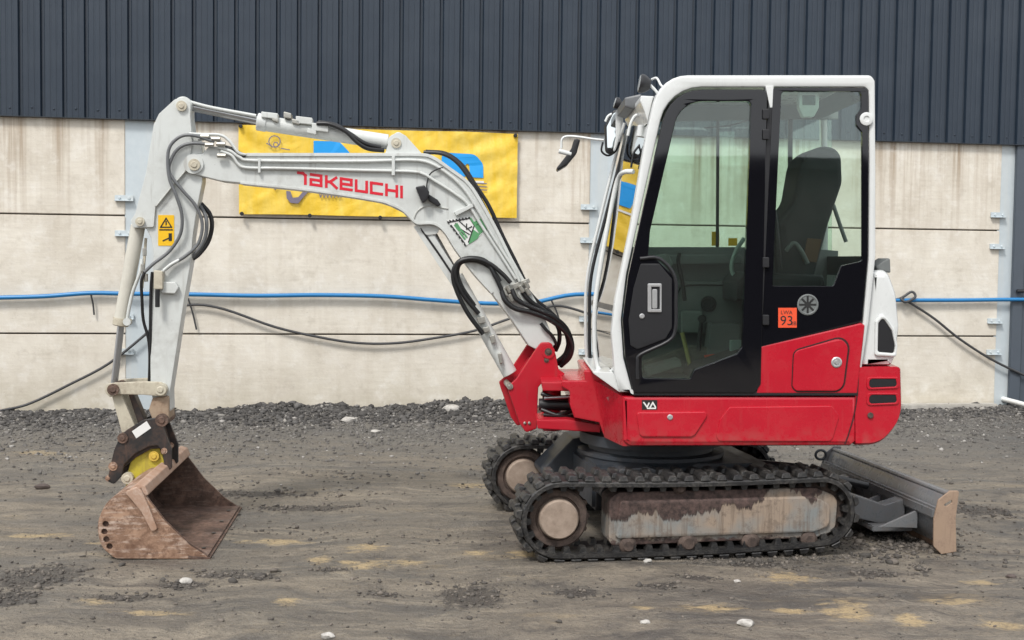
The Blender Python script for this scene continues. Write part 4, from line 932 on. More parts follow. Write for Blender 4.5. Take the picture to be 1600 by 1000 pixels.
# door
DO = [(990, 614, 6), (977, 560, 20), (973, 500, 30), (982, 430, 40), (1006, 320), (1047, 140, 60), (1199, 140, 10), (1189, 600), (1180, 614, 8)]
DG = [(1013, 398), (1016, 360), (1063, 158, 44), (1174, 158, 7), (1160, 542, 8), (1152, 553, 3), (1085, 578, 8), (1079, 592, 3), (1003, 591, 6), (1003, 557, 6), (1046, 536, 8), (1056, 515, 5), (1055, 433, 8), (1026, 405, 5)]
door = H('door', [DO, DG], -0.012, 0.028, BGLASS, EX, 0.004)
H('door_glass', [[(x+(-3 if x < 1080 else 3), y, *r) for x, y, *r in DG]], 0.010, 0.015, GLASS, door, 0.0005)
hp = H('handle_recess', [(1001, 412, 4), (1030, 412, 4), (1050, 436, 5), (1050, 512, 6), (1040, 529, 6), (996, 546, 4), (985, 540, 5), (982, 500), (990, 450)], -0.017, -0.010, PLASTIC, door, 0.003)
hose('recess_ridge', HOUSE, [(1000, 404, -0.014), (1030, 404, -0.014), (1054, 432, -0.014), (1056, 474, -0.014), (1055, 516, -0.014), (1043, 534, -0.014), (1001, 554, -0.014), (996, 566, -0.014), (996, 592, -0.014)], 0.010, PLASTIC, door, n=4)
H('door_handle', [[(1012, 443, 2), (1034, 443, 2), (1034, 488, 2), (1012, 488, 2)], [(1018, 448), (1031, 448), (1031, 483), (1018, 483)]], -0.026, -0.014, SILVER, door, 0.003)
H('handle_lever', [(1019, 452, 2), (1027, 452, 2), (1027, 482, 2), (1019, 482, 2)], -0.020, -0.014, SILVER, door, 0.002)
lathe('lock', HOUSE.P(1003, 494, -0.015), -ny_, disc_prof(0.014, 0.010), SILVER, door, 16)
for ys in (178, 210, 410, 500):
    H('hinge', [(1192, ys-8, 2), (1202, ys-8, 2), (1202, ys+8, 2), (1192, ys+8, 2)], -0.026, -0.01, PLASTIC, door, 0.003)
H('door_post', [(1201, 137), (1209, 137), (1203, 540), (1190, 545), (1184, 612), (1180, 612)], -0.004, 0.05, PLASTIC, cab, 0.003)
H('post_cap', [(1196, 134), (1209, 134), (1207, 168), (1203, 168)], -0.008, 0.05, CABW, cab, 0.003)
# rear side window
WO = [(1208, 137, 3), (1352, 137, 6), (1357, 143, 4), (1357, 250), (1356, 400), (1347, 500), (1340, 505), (1190, 541)]
WG = [(1221, 143, 6), (1344, 143, 6), (1346, 150, 3), (1346, 170, 4), (1338, 180, 5), (1338, 196, 5), (1347, 206, 4), (1347, 408, 4), (1315, 415, 4), (1303, 447, 5), (1207, 447, 3)]
rw = H('side_window', [WO, WG], -0.008, 0.012, BGLASS, EX, 0.002)
H('window_glass', [[(1218, 140), (1349, 140), (1350, 411), (1317, 418), (1305, 450), (1204, 450)]], 0.004, 0.009, GLASS, rw, 0.0005)
lathe('latch', HOUSE.P(1353, 186, -0.004), -ny_, [(0, 0.034), (0.012, 0.034), (0.014, 0.028), (0.014, 0.016), (0.008, 0.013), (0.008, 0)], CABW, rw, 24)
lathe('speaker_vent', HOUSE.P(1262, 476, -0.008), -ny_, [(0, 0.055), (0.004, 0.055), (0.006, 0.048), (0.003, 0.044), (0.003, 0.0)], DPLASTIC, rw, 28)
from_bm('vent_spokes', stroke_bm(HOUSE, [[(1250, 476), (1274, 476)], [(1262, 464), (1262, 488)], [(1254, 468), (1270, 484)], [(1270, 468), (1254, 484)]], 0.010, -0.0115), KINK, rw)
H('noise_decal', [(1216, 481), (1245, 481), (1245, 512), (1216, 512)], -0.010, -0.008, OSTICK, rw, 0.0003)
def text(name, F, s, px, py, size_px, d, mat, parent, align='CENTER', bold=0.0):
    cu = bpy.data.curves.new('t', 'FONT'); cu.body = s; cu.align_x = align; cu.extrude = 0.0004; cu.offset = bold
    sc_m = (F.P(px, py-size_px, d)-F.P(px, py, d)).length; cu.size = sc_m*1.4
    ob = bpy.data.objects.new('t', cu); me = bpy.data.meshes.new_from_object(ob); bpy.data.objects.remove(ob)
    o = F.P(px, py, d); M = Matrix(((F.u.x, 0, -F.n.x, o.x), (F.u.y, 0, -F.n.y, o.y), (0, 1, 0, o.z), (0, 0, 0, 1))); me.transform(M)
    return finish(name, me, mat, parent)
text('lettering', HOUSE, '93', 1229, 508, 15, -0.0105, KINK, rw); text('lettering', HOUSE, 'LWA', 1229, 491, 6, -0.0105, KINK, rw)
text('lettering', HOUSE, 'dB', 1240, 508, 6, -0.0105, KINK, rw)
# far side of the cab
FG = [(HOUSE.uv(x, y, 0.96)) for x, y in ()]
def far(name, o, d0, d1, mat, parent=cab, bevel=0.004): return plate(name, HOUSE, o, d0, d1, mat, parent, bevel, True, d0)
far('far_pillar', [(1232, 185), (1239, 185), (1238, 400), (1231, 400)], 0.94, 0.96, PLASTIC)
far('far_window_bar', [(1119.5, 188), (1124.5, 188), (1123.5, 392), (1118.5, 392)], 0.945, 0.955, PLASTIC)
far('far_glass', [(1022, 160), (1300, 160), (1300, 392), (975, 392)], 0.962, 0.967, GLASS)
far('far_top_rail', [(1030, 158), (1310, 158), (1310, 186), (1022, 190)], 0.94, 0.955, DPLASTIC)
far('far_lower_panel', [(950, 386), (1240, 386), (1310, 392), (1305, 590), (962, 590), (950, 560)], 0.90, 0.96, DPLASTIC)
far('decal', [(1112, 362), (1124, 362), (1124, 384), (1112, 384)], 0.955, 0.957, YSTICK)
far('decal', [(1138, 372), (1152, 372), (1152, 384), (1138, 384)], 0.955, 0.957, YSTICK)
H('interior_trim', [(1010, 402), (1050, 398), (1160, 398), (1160, 412), (1050, 414), (1010, 420)], 0.72, 0.84, DPLASTIC, cab, 0.01, pd=0.72)
H('console', [(1050, 440, 12), (1160, 440, 6), (1160, 520), (1060, 522, 8)], 0.66, 0.88, DPLASTIC, cab, 0.012, pd=0.66)
lathe('air_vent', HOUSE.P(1107, 475, 0.65), -ny_, [(0, 0.045), (0.012, 0.045), (0.012, 0.030), (0.002, 0.026), (0.002, 0)], PLASTIC, cab, 24)
hose('panel_seam', HOUSE, [(1058, 458, 0.65), (1075, 446, 0.65), (1160, 446, 0.65)], 0.005, PLASTIC, cab)
H('control_box', [(1066, 486, 4), (1098, 486, 4), (1098, 520), (1066, 520)], 0.60, 0.66, simple('mid_grey_plastic', (0.20, 0.21, 0.20, 1), 0.5), cab, 0.008, pd=0.60)
H('storage_box', [(1110, 505, 5), (1158, 505, 5), (1158, 560), (1104, 560)], 0.52, 0.66, DPLASTIC, cab, 0.01, pd=0.52)
hose('control_lever', HOUSE, [(1096, 500, 0.5), (1094, 520, 0.5), (1092, 548, 0.5)], 0.012, PLASTIC, cab)
lathe('lever_knob', HOUSE.P(1096, 498, 0.48), -ny_, disc_prof(0.022, 0.03), RUBBER, cab, 14)
H('foot_rest', [(1010, 575, 3), (1062, 560, 3), (1066, 572, 3), (1012, 588, 3)], 0.35, 0.5, simple('worn_grey_plastic', (0.22, 0.22, 0.20, 1), 0.5), cab, 0.006, pd=0.35)
H('dash', [(1014, 402, 4), (1044, 396, 4), (1052, 412, 6), (1040, 432, 6), (1020, 424, 4)], 0.45, 0.62, simple('dash_grey_plastic', (0.18, 0.19, 0.18, 1), 0.5), cab, 0.01, pd=0.45)
H('paper_tag', [(1100, 555), (1116, 553), (1118, 562), (1102, 563)], 0.5, 0.502, OSTICK, cab, 0.0002, pd=0.5)
H('cab_floor', [(970, 596), (1330, 596), (1330, 612), (985, 612)], 0.08, 0.94, DPLASTIC, cab, 0.004, pd=0.08)
H('floor_mat', [(1005, 566), (1080, 540), (1120, 545), (1085, 592), (1005, 594)], 0.55, 0.62, mudmat('dusty_floor', (0.09, 0.09, 0.08, 1), (0.20, 0.18, 0.15, 1)), cab, 0.006, pd=0.55)
H('seat_base', [(1085, 575, 10), (1160, 550, 12), (1215, 545), (1225, 600), (1078, 600)], 0.22, 0.60, SEATM, cab, 0.02, pd=0.22)
# seat
seat = plate('seat_back', HOUSE, [(1252, 248, 40), (1280, 226, 40), (1316, 232, 50), (1318, 285, 40), (1296, 350, 60), (1272, 440), (1212, 440), (1212, 345, 40), (1240, 318, 40)], 0.30, 0.66, SEATM, cab, 0.035, True, 0.30)
plate('seat_cushion', HOUSE, [(1165, 425, 10), (1290, 430, 8), (1290, 470), (1150, 470), (1150, 440, 8)], 0.24, 0.70, SEATM, cab, 0.03, True, 0.24)
H('seat_belt', [(1262, 372), (1284, 374), (1276, 410), (1254, 408)], 0.285, 0.30, simple('brown_strap', (0.13, 0.07, 0.04, 1), 0.8), cab, 0.003, pd=0.285)
hose('arm_rest', HOUSE, [(1228, 392, 0.2), (1240, 380, 0.2), (1252, 392, 0.2), (1262, 412, 0.2)], 0.012, DPLASTIC, cab)
hose('control_lever', HOUSE, [(1208, 330, 0.24), (1212, 370, 0.24), (1216, 420, 0.24)], 0.022, PLASTIC, cab)
hose('steering_loop', HOUSE, [(1163, 372, 0.5), (1150, 392, 0.5), (1143, 415, 0.5), (1147, 430, 0.5), (1160, 434, 0.5)], 0.012, simple('pale_grip', (0.28, 0.34, 0.31, 1), 0.5), cab)
hose('control_lever', HOUSE, [(1062, 395, 0.55), (1060, 410, 0.55), (1066, 440, 0.55), (1070, 470, 0.55)], 0.012, PLASTIC, cab)
H('fuse_box', [(1142, 532, 2), (1160, 532, 2), (1160, 552), (1142, 554)], 0.40, 0.45, simple('pale_green_plastic', (0.30, 0.40, 0.37, 1), 0.4), cab, 0.003, pd=0.40)
hose('travel_pedal', HOUSE, [(1066, 520, 0.5), (1072, 545, 0.48), (1078, 572, 0.46)], 0.012, simple('yellow_lever', (0.35, 0.30, 0.10, 1), 0.5), cab)
hose('far_brace', HOUSE, [(1302, 320, 0.9), (1312, 350, 0.9), (1322, 378, 0.9)], 0.012, DPLASTIC, cab)
dv = H('cab_monitor', [(1248, 144, 4), (1281, 144, 4), (1280, 168, 4), (1272, 183, 4), (1255, 183, 4), (1248, 168, 4)], 0.05, 0.10, simple('pale_monitor_plastic', (0.80, 0.83, 0.80, 1), 0.4), cab, 0.006, pd=0.05)
H('screen', [(1254, 149), (1274, 149), (1274, 164), (1254, 164)], 0.046, 0.052, simple('monitor_screen', (0.03, 0.06, 0.05, 1), 0.2), cab, 0.001, pd=0.046)
hose('roof_wire', HOUSE, [(1100, 200, 0.8), (1140, 196, 0.8), (1175, 186, 0.8)], 0.004, PLASTIC, cab)
# grab rail on the front, wipers, lamps, mirrors
hose('grab_rail', HOUSE, [(990, 268, 0.10), (975, 269, 0.14), (966, 279, 0.2), (958, 310, 0.22), (941, 400, 0.22), (930, 475, 0.22), (929, 530, 0.22), (932, 565, 0.22), (940, 582, 0.2), (952, 583, 0.14), (960, 576, 0.10)], 0.013, CABW, EX)
hose('front_pillar_edge', HOUSE, [(985, 192, 0.92), (972, 240, 0.92), (946, 340, 0.92), (924, 430, 0.92), (921, 500, 0.92), (922, 560, 0.92), (926, 585, 0.92)], 0.010, PLASTIC, EX)
hose('front_pillar_edge', HOUSE, [(975, 192, 0.98), (963, 240, 0.98), (938, 340, 0.98), (918, 430, 0.98), (915, 500, 0.98), (917, 560, 0.98), (922, 585, 0.98)], 0.010, CABW, EX)
hose('wiper', HOUSE, [(1004, 184, 0.35), (994, 180, 0.35), (986, 192, 0.35), (981, 212, 0.35)], 0.009, CABW, EX)
cyl('wiper_motor', HOUSE.P(1003, 196, 0.3), HOUSE.P(1000, 214, 0.3), 0.022, CABW, EX)
hose('wiper', HOUSE, [(1000, 226, 0.3), (990, 240, 0.3), (986, 262, 0.3)], 0.006, PLASTIC, EX)
for (cx_, cy_, d_, r_) in ((1006, 130, 0.16, 15), (965, 160, 0.80, 9)):
    c0 = HOUSE.P(cx_-7*r_/15, cy_, d_); c1_ = HOUSE.P(cx_+10*r_/15, cy_+3, d_); rr = (HOUSE.P(cx_, cy_-r_, d_)-HOUSE.P(cx_, cy_, d_)).length
    lamp = from_bm('work_lamp', lathe_bm(c0, c1_-c0, [(0, rr*0.92), (0.004, rr), (0.02, rr), ((c1_-c0).length*0.7, rr*0.8), ((c1_-c0).length, rr*0.5)], 24), PLASTIC, EX)
    lathe('lens', c0-(c1_-c0).normalized()*0.004, c1_-c0, [(0, rr*0.7), (0.004, rr*0.9), (0.006, rr*0.9)], LAMPG, lamp, 24)
    tube('lamp_bracket', [c1_, c1_+Vector((0.03, 0, -0.03)), c1_+Vector((0.05, 0, -0.06))], 0.008, CABW, lamp)
hose('lamp_wire', HOUSE, [(1018, 124, 0.16), (1026, 122, 0.14), (1032, 132, 0.1), (1036, 136, 0.06)], 0.006, CABW, EX)
# near mirror
mr_ = H('mirror', [(945, 196, 8), (958, 172, 8), (972, 170, 6), (974, 190), (964, 228, 8), (956, 242, 6), (946, 238, 8)], 0.85, 0.89, PLASTIC, EX, 0.012, pd=0.85)
H('mirror_glass', [(948, 198, 8), (959, 176, 8), (968, 174, 5), (966, 200), (958, 232, 6), (949, 234, 6)], 0.842, 0.852, MIRROR, mr_, 0.001, pd=0.842)
H('mirror_rim', [[(962, 172, 3), (974, 168, 4), (974, 190), (963, 230, 6), (957, 240, 4), (962, 215)]], 0.835, 0.86, CABW, mr_, 0.004, pd=0.84)
# far mirror on its arm
hose('mirror_arm', HOUSE, [(944, 219, 0.95), (925, 217, 0.98), (905, 214, 1.0), (886, 213, 1.02), (878, 218, 1.02), (877, 232, 1.02)], 0.007, CABW, EX)
fm = H('mirror', [(898, 216, 3), (907, 218, 3), (901, 240, 8), (886, 258, 8), (871, 267, 3), (870, 262, 3), (884, 244, 6), (894, 230)], 1.0, 1.14, PLASTIC, EX, 0.008, pd=1.0)
cyl('mirror_clamp', HOUSE.P(873, 236, 1.01), HOUSE.P(893, 241, 1.01), 0.014, CABW, fm)
hose('mirror_arm', HOUSE, [(942, 222, 0.9), (940, 236, 0.9), (950, 243, 0.9), (962, 236, 0.9), (968, 222, 0.9)], 0.006, PLASTIC, EX)
hose('mirror_arm', HOUSE, [(946, 190, 0.8), (950, 182, 0.8), (956, 178, 0.8)], 0.008, CABW, EX)
H('lamp_crossbar', [(972, 158, 3), (998, 152, 3), (1000, 166), (985, 176), (972, 172, 3)], 0.35, 0.80, GREYHOSE, EX, 0.01, pd=0.5)

# ---------------- boom
bo = [(300, 241, 3), (316, 240, 4), (326, 229, 4), (345, 229, 4), (358, 235, 6), (385, 240, 10), (500, 240), (655, 240, 10), (676, 244, 10), (706, 264, 20), (734, 285, 20), (757, 320, 30), (779, 360), (802, 407), (837, 469), (855, 505), (868, 538), (850, 552), (826, 540),
      (801, 502), (768, 458), (740, 427), (712, 390), (694, 362, 10), (677, 351, 8), (655, 350, 6), (645, 346, 6), (630, 331, 10), (610, 321, 10), (585, 313, 10), (485, 298), (375, 286, 6), (345, 283, 8), (306, 273, 6), (290, 267, 8), (286, 255, 10), (291, 244, 6)]
boom = B('boom', bo, -0.085, 0.085, WHITE, EX, 0.008)
def edge_strip(name, pts, w, d0, d1, mat, parent):
    q = catmull([Vector((x, y, 0)) for x, y in pts], 4); inn_ = []
    for i, p in enumerate(q):
        t = (q[min(i+1, len(q)-1)]-q[max(i-1, 0)]).normalized(); inn_.append(p+Vector((-t.y, t.x, 0))*w)
    B(name, [(p.x, p.y) for p in q]+[(p.x, p.y) for p in reversed(inn_)], d0, d1, mat, parent, 0.0015)
edge_strip('top_flange', [(385, 239), (500, 239), (600, 239), (652, 239), (676, 243), (706, 263), (734, 285), (757, 320), (779, 360), (802, 406), (826, 448)], 5, -0.094, 0.094, WHITE, boom)
edge_strip('bottom_flange', [(768, 459), (740, 428), (712, 391), (694, 363), (677, 351), (655, 351), (645, 346), (630, 331), (610, 321), (585, 314), (485, 299), (375, 287)], 4, -0.091, 0.091, WHITE, boom)
WELD = paint('painted_weld', (0.50, 0.51, 0.48, 1), 0.45, 0.8)
for wp_ in ([(645, 346), (652, 330), (668, 322), (700, 326)], [(294, 262), (270, 290), (244, 322)]):
    hose('weld_bead', BOOM, [(x, y, -0.087) for x, y in wp_], 0.0045, WELD, boom)
# raised ribs / welded pipe lines
hose('steel_pipe', BOOM, [(345, 236, -0.10), (362, 243, -0.10), (372, 256, -0.10), (385, 262, -0.10), (440, 263, -0.10), (560, 266, -0.10), (640, 268, -0.10), (662, 272, -0.10), (680, 283, -0.10), (710, 302, -0.10), (732, 320, -0.10), (752, 352, -0.10), (782, 398, -0.10), (806, 436, -0.10)], 0.009, WHITE, boom)
hose('steel_pipe', BOOM, [(340, 230, -0.10), (360, 236, -0.10), (375, 246, -0.10), (400, 251, -0.10), (560, 252, -0.10), (640, 250, -0.10), (672, 255, -0.10), (700, 272, -0.10), (724, 294, -0.10), (745, 325, -0.10), (772, 372, -0.10), (800, 416, -0.10), (812, 440, -0.10)], 0.009, WHITE, boom)
B('pipe_clamp', [(612, 244, 1), (617, 244, 1), (617, 274, 1), (612, 274, 1)], -0.115, -0.085, WHITE, boom, 0.002)
B('pipe_clamp', [(710, 331, 1), (738, 318, 1), (740, 323, 1), (713, 337, 1)], -0.115, -0.085, WHITE, boom, 0.002)
B('pipe_clamp', [(403, 248, 1), (407, 248, 1), (407, 270, 1), (403, 270, 1)], -0.112, -0.085, WHITE, boom, 0.002)
def pin(F, px, py, d0, d1, r_px, mat, parent, name='pin'):
    a = F.P(px, py, d0); rr = r_px*0.0036
    return from_bm(name, merge([lathe_bm(a, F.n, [(0, rr*0.45), (0.006, rr*0.6), (0.006, rr), (d1-d0-0.006, rr), (d1-d0, rr*0.6)], 20)]), mat, parent)
pin(BOOM, 303, 257, -0.115, 0.115, 9, CREAM, boom)
lathe('boss', BOOM.P(302, 256, -0.098), bn, disc_prof(0.055, 0.196), WHITE, boom, 24)
# arm-cylinder ears and lower cylinder ears
B('cylinder_ear', [(601, 243), (610, 213, 6), (622, 205, 8), (634, 212, 8), (662, 243)], -0.07, -0.045, WHITE, boom)
B('cylinder_ear', [(601, 243), (610, 213, 6), (622, 205, 8), (634, 212, 8), (662, 243)], 0.045, 0.07, WHITE, boom, pd=-0.07)
pin(BOOM, 619, 223, -0.085, 0.085, 8, CREAM, boom)
B('cylinder_ear', [(640, 335), (690, 345), (684, 366, 8), (666, 368, 8), (648, 350)], -0.06, -0.04, WHITE, boom)
B('cylinder_ear', [(640, 335), (690, 345), (684, 366, 8), (666, 368, 8), (648, 350)], 0.04, 0.06, WHITE, boom, pd=-0.06)
# work light on the boom side
bl_ = B('boom_lamp', [(649, 292, 2), (663, 289, 2), (671, 300, 3), (668, 312), (660, 318, 2)], -0.15, -0.09, PLASTIC, EX, 0.006)
B('lamp_stem', [(668, 302, 2), (684, 312, 2), (690, 321, 2), (683, 322, 2), (670, 314, 2)], -0.115, -0.09, PLASTIC, bl_, 0.004)
hose('lamp_wire', BOOM, [(668, 300, -0.10), (667, 288, -0.10), (672, 272, -0.10), (684, 264, -0.11), (692, 262, -0.10)], 0.004, RUBBER, EX)
# logo on the boom: letters from broad strokes
LET = {'T': ([(0.05, 1), (0.42, 1), (0.62, 0.82), (0.62, 0)],), 'a': ([(0.08, 1), (0.9, 1), (0.9, 0), (0.05, 0), (0.05, 0.5), (0.9, 0.5)],), 'K': ([(0.08, 1), (0.08, 0)], [(0.88, 1), (0.4, 0.52), (0.12, 0.5)], [(0.4, 0.52), (0.92, 0)]),
       'e': ([(0.9, 0), (0.05, 0), (0.05, 1), (0.9, 1), (0.9, 0.5), (0.05, 0.5)],), 'U': ([(0.05, 1), (0.05, 0), (0.92, 0), (0.92, 1)],), 'C': ([(0.92, 1), (0.05, 1), (0.05, 0), (0.92, 0)],), 'H': ([(0.06, 1), (0.06, 0)], [(0.92, 1), (0.92, 0)], [(0.06, 0.5), (0.92, 0.5)]), 'I': ([(0.06, 1), (0.06, 0)],)}
def logo(word, x0, y0, x1, y1, hpx, F, d, mat, parent, w):
    adv = [0.82 if c == 'T' else 0.22 if c == 'I' else 1.0 for c in word]; tot = sum(adv); k = 0; ux, uy = (x1-x0)/tot, (y1-y0)/tot
    for c, a in zip(word, adv):
        polys = []
        for st_ in LET[c]:
            # trim sharp corners
            pts = []
            for i, (lx, ly) in enumerate(st_):
                pts.append((x0+ux*(k+0.06+lx*0.80), y0+uy*(k+0.06+lx*0.80)-ly*hpx))
            polys.append(pts)
        from_bm('letter', stroke_bm(F, polys, w, d, 0.001), mat, parent); k += a
logo('TaKeUCHI', 464, 285, 630, 308, 15.5, BOOM, -0.0855, RINK, boom, 0.0155)
# anti-theft decal: diamond with triangle
B('decal', [(698, 344), (734, 339), (753, 366), (727, 385)], -0.0875, -0.085, WSTICK, boom, 0.0003)
B('decal', [(740, 347), (752, 341), (762, 356), (752, 364)], -0.0875, -0.085, GINK, boom, 0.0003)
B('decal', [(732, 382), (739, 358), (750, 366), (746, 373)], -0.0885, -0.086, GINK, boom, 0.0003)
from_bm('decal_print', stroke_bm(BOOM, [[(703, 347), (734, 341)], [(705, 352), (726, 380)], [(734, 341), (741, 352), (732, 378)], [(718, 346), (736, 362)], [(720, 358), (733, 366)], [(712, 349), (724, 366)], [(729, 350), (729, 358), (737, 354)]], 0.006, -0.089), KINK, boom)

for (x0, y0, x1, y1) in ((700, 347, 726, 382), (703, 345, 733, 340)):
    for k in range(7):
        f = k/6; from_bm('decal_mark', stroke_bm(BOOM, [[(x0+(x1-x0)*f, y0+(y1-y0)*f), (x0+(x1-x0)*f+1.2, y0+(y1-y0)*f+1)]], 0.009, -0.0895), KINK, boom)
from_bm('decal_print', stroke_bm(BOOM, [[(711, 352), (717, 360)], [(714, 350), (721, 361)], [(719, 364), (726, 373)], [(722, 361), (729, 370)], [(736, 342), (750, 364)], [(743, 350), (751, 346), (759, 357)]], 0.010, -0.0897), GINK, boom)
# ---------------- dipper arm
ao = [(272, 156, 4), (285, 150, 10), (298, 160, 8), (298, 180), (301, 205), (313, 222, 10), (318, 245), (316, 285), (308, 325), (301, 372), (299, 405), (286, 480), (277, 540), (266, 610), (267, 640, 6), (258, 654, 6), (242, 652, 5), (238, 625), (235, 600), (234, 470), (238, 425), (240, 396), (236, 372, 4), (228, 357, 3), (208, 356, 4), (204, 345, 4), (211, 334, 4), (228, 270), (240, 195, 14), (248, 178, 10)]
arm = B('dipper_arm', ao, -0.066, 0.066, WHITE, EX, 0.007)
B('ear_plate', [(272, 156, 4), (285, 150, 10), (298, 160, 8), (297, 180), (299, 203), (300, 225, 12), (294, 262), (243, 322), (240, 355, 3), (208, 356, 4), (204, 345, 4), (211, 334, 4), (228, 270), (240, 195, 14), (248, 178, 10)], -0.082, -0.064, WHITE, arm, 0.003)
pin(BOOM, 283, 165, -0.105, 0.105, 8, CREAM, arm); pin(BOOM, 218, 346, -0.105, 0.105, 7, CREAM, arm)
B('warning_decal', [(247, 336, 1), (272, 336, 1), (272, 384, 1), (247, 384, 1)], -0.0685, -0.066, YSTICK, arm, 0.0003)
from_bm('pictogram', stroke_bm(BOOM, [[(251, 355), (259.5, 341), (268, 355), (251, 355)], [(259.5, 346), (259.5, 351)], [(255, 376), (264, 372)], [(250, 359), (269, 359)]], 0.007, -0.069), KINK, arm)
from_bm('pictogram', stroke_bm(BOOM, [[(266, 367), (266, 374)]], 0.018, -0.069), KINK, arm)
B('pipe_clamp', [(250, 440, 3), (274, 441, 3), (279, 449, 4), (273, 459, 3), (251, 458, 3)], -0.10, -0.066, WHITE, arm, 0.005)
B('pipe_clamp', [(240, 422, 2), (254, 424, 2), (254, 452, 2), (240, 452, 2)], -0.13, -0.066, CREAM, arm, 0.005)
cyl('coupling', BOOM.P(246, 452, -0.12), BOOM.P(246, 480, -0.12), 0.013, RUBBER, arm)
# arm cylinder above the boom
a0, a1 = BOOM.P(286, 164), BOOM.P(619, 223)
axc = (a1-a0)
ac = cyl('arm_cylinder', BOOM.P(403, 191), BOOM.P(606, 222), 0.044, WHITE, EX, 28)
lathe('rod_gland', BOOM.P(402, 190), axc, [(0, 0.046), (0.003, 0.05), (0.05, 0.05), (0.055, 0.046)], WHITE, ac, 28)
cyl('cylinder_rod', a0, BOOM.P(410, 190), 0.024, STEEL, ac)
hose('steel_pipe', BOOM, [(292, 158, -0.035), (330, 168, -0.03), (400, 181, -0.03)], 0.010, WHITE, ac)
lathe('rod_eye', BOOM.P(286, 164, -0.062), bn, disc_prof(0.048, 0.124), WHITE, ac)
lathe('barrel_eye', BOOM.P(619, 223, -0.043), bn, disc_prof(0.05, 0.086), WHITE, ac)
for (x, y, w, h) in ((421, 180, 26, 9), (449, 180, 12, 9), (430, 187, 10, 6), (475, 188, 26, 11), (500, 199, 26, 12), (487, 205, 14, 8), (462, 190, 12, 7)):
    B('port_block', [(x-w/2, y-h/2-1.5, 1.5), (x+w/2, y-h/2+1.5, 1.5), (x+w/2, y+h/2+1.5, 1.5), (x-w/2, y+h/2-1.5, 1.5)], -0.062, 0.02, ZINC if w < 13 else WHITE, ac, 0.004)
hose('hydraulic_hose', BOOM, [(495, 193, -0.06), (515, 194, -0.07), (540, 205, -0.075), (558, 222, -0.075), (575, 232, -0.07), (600, 235, -0.05)], 0.013, RUBBER, EX)
hose('hydraulic_hose', BOOM, [(498, 191, -0.02), (525, 196, -0.05), (548, 210, -0.07), (570, 224, -0.07), (595, 231, -0.05)], 0.013, RUBBER, EX)
# bucket cylinder
bc = cyl('bucket_cylinder', BOOM.P(216, 352), BOOM.P(188, 506), 0.040, CREAM if False else paint('warm_white_paint', (0.56, 0.54, 0.47, 1), 0.45, 0.4), EX, 24)
cyl('cylinder_rod', BOOM.P(190, 500), BOOM.P(178, 604), 0.020, STEEL, bc)
hose('steel_pipe', BOOM, [(222, 405, -0.04), (219, 425, -0.05), (208, 455, -0.05), (202, 480, -0.05), (198, 505, -0.045)], 0.010, WHITE, bc)
lathe('rod_gland', BOOM.P(190, 497), BOOM.P(188, 510)-BOOM.P(190, 497), [(0, 0.045), (0.04, 0.045), (0.045, 0.04)], CREAM, bc)
lathe('fitting', BOOM.P(198, 503, -0.06), bn, disc_prof(0.022, 0.05), WHITE, bc, 12)
# hoses on the arm and round the elbow
def hz(pts, r=0.010, mat=GREYHOSE): return hose('hydraulic_hose', BOOM, pts, r, mat, EX)
hz([(335, 222, -0.11), (305, 212, -0.12), (283, 213, -0.12), (266, 228, -0.12), (262, 250, -0.12), (265, 280, -0.12), (275, 305, -0.12), (284, 335, -0.11), (282, 365, -0.10), (265, 392, -0.09), (240, 412, -0.10), (226, 425, -0.10)], 0.0095)
hz([(330, 226, -0.11), (300, 224, -0.115), (280, 231, -0.115), (268, 248, -0.11), (265, 270, -0.11), (285, 297, -0.11), (306, 322, -0.10), (316, 350, -0.09), (310, 380, -0.09), (290, 400, -0.09), (270, 412, -0.09), (254, 424, -0.10)], 0.0095)
hz([(314, 318, 0.05), (328, 335, 0.05), (331, 355, 0.05), (325, 378, 0.05), (312, 396, 0.03), (302, 404, 0.0)], 0.013, RUBBER)
hz([(313, 322, 0.0), (322, 340, -0.02), (322, 365, -0.03), (314, 385, -0.03), (300, 402, -0.03)], 0.011, GREYHOSE)
hz([(310, 218, -0.09), (330, 216, -0.10), (345, 222, -0.10), (350, 230, -0.10)], 0.010, WHITE)
hz([(296, 209, -0.10), (320, 210, -0.10), (344, 211, -0.10), (358, 220, -0.10), (372, 238, -0.10), (384, 242, -0.09)], 0.0085, WHITE)
hz([(352, 230, -0.09), (365, 234, -0.09), (376, 241, -0.09), (384, 243, -0.085)], 0.012, RUBBER)
for (x, y) in ((313, 213), (330, 217), (320, 226), (338, 225), (339, 243)):
    p_ = BOOM.P(x, y, -0.115); cyl('fitting', p_, p_+BOOM.u*0.05, 0.013, ZINC, arm, 8)
hz([(226, 425, -0.10), (221, 440, -0.10), (222, 470, -0.09), (224, 500, -0.07), (232, 530, -0.06), (234, 560, -0.05), (233, 600, -0.04)], 0.009, RUBBER)
hz([(238, 425, -0.08), (236, 450, -0.075), (235, 500, -0.07), (235, 545, -0.06), (234, 570, -0.05)], 0.009, RUBBER)
hz([(228, 372, 0.0), (226, 400, 0.0), (224, 425, -0.02), (222, 450, -0.04)], 0.008, CREAM)
hz([(252, 426, -0.10), (266, 414, -0.10), (280, 406, -0.09)], 0.009, WHITE)
for (x, y) in ((226, 400), (223, 425), (228, 440), (246, 436)):
    p_ = BOOM.P(x, y, -0.09); cyl('fitting', p_, p_+Vector((0, 0, 0.045)), 0.012, ZINC, arm, 8)
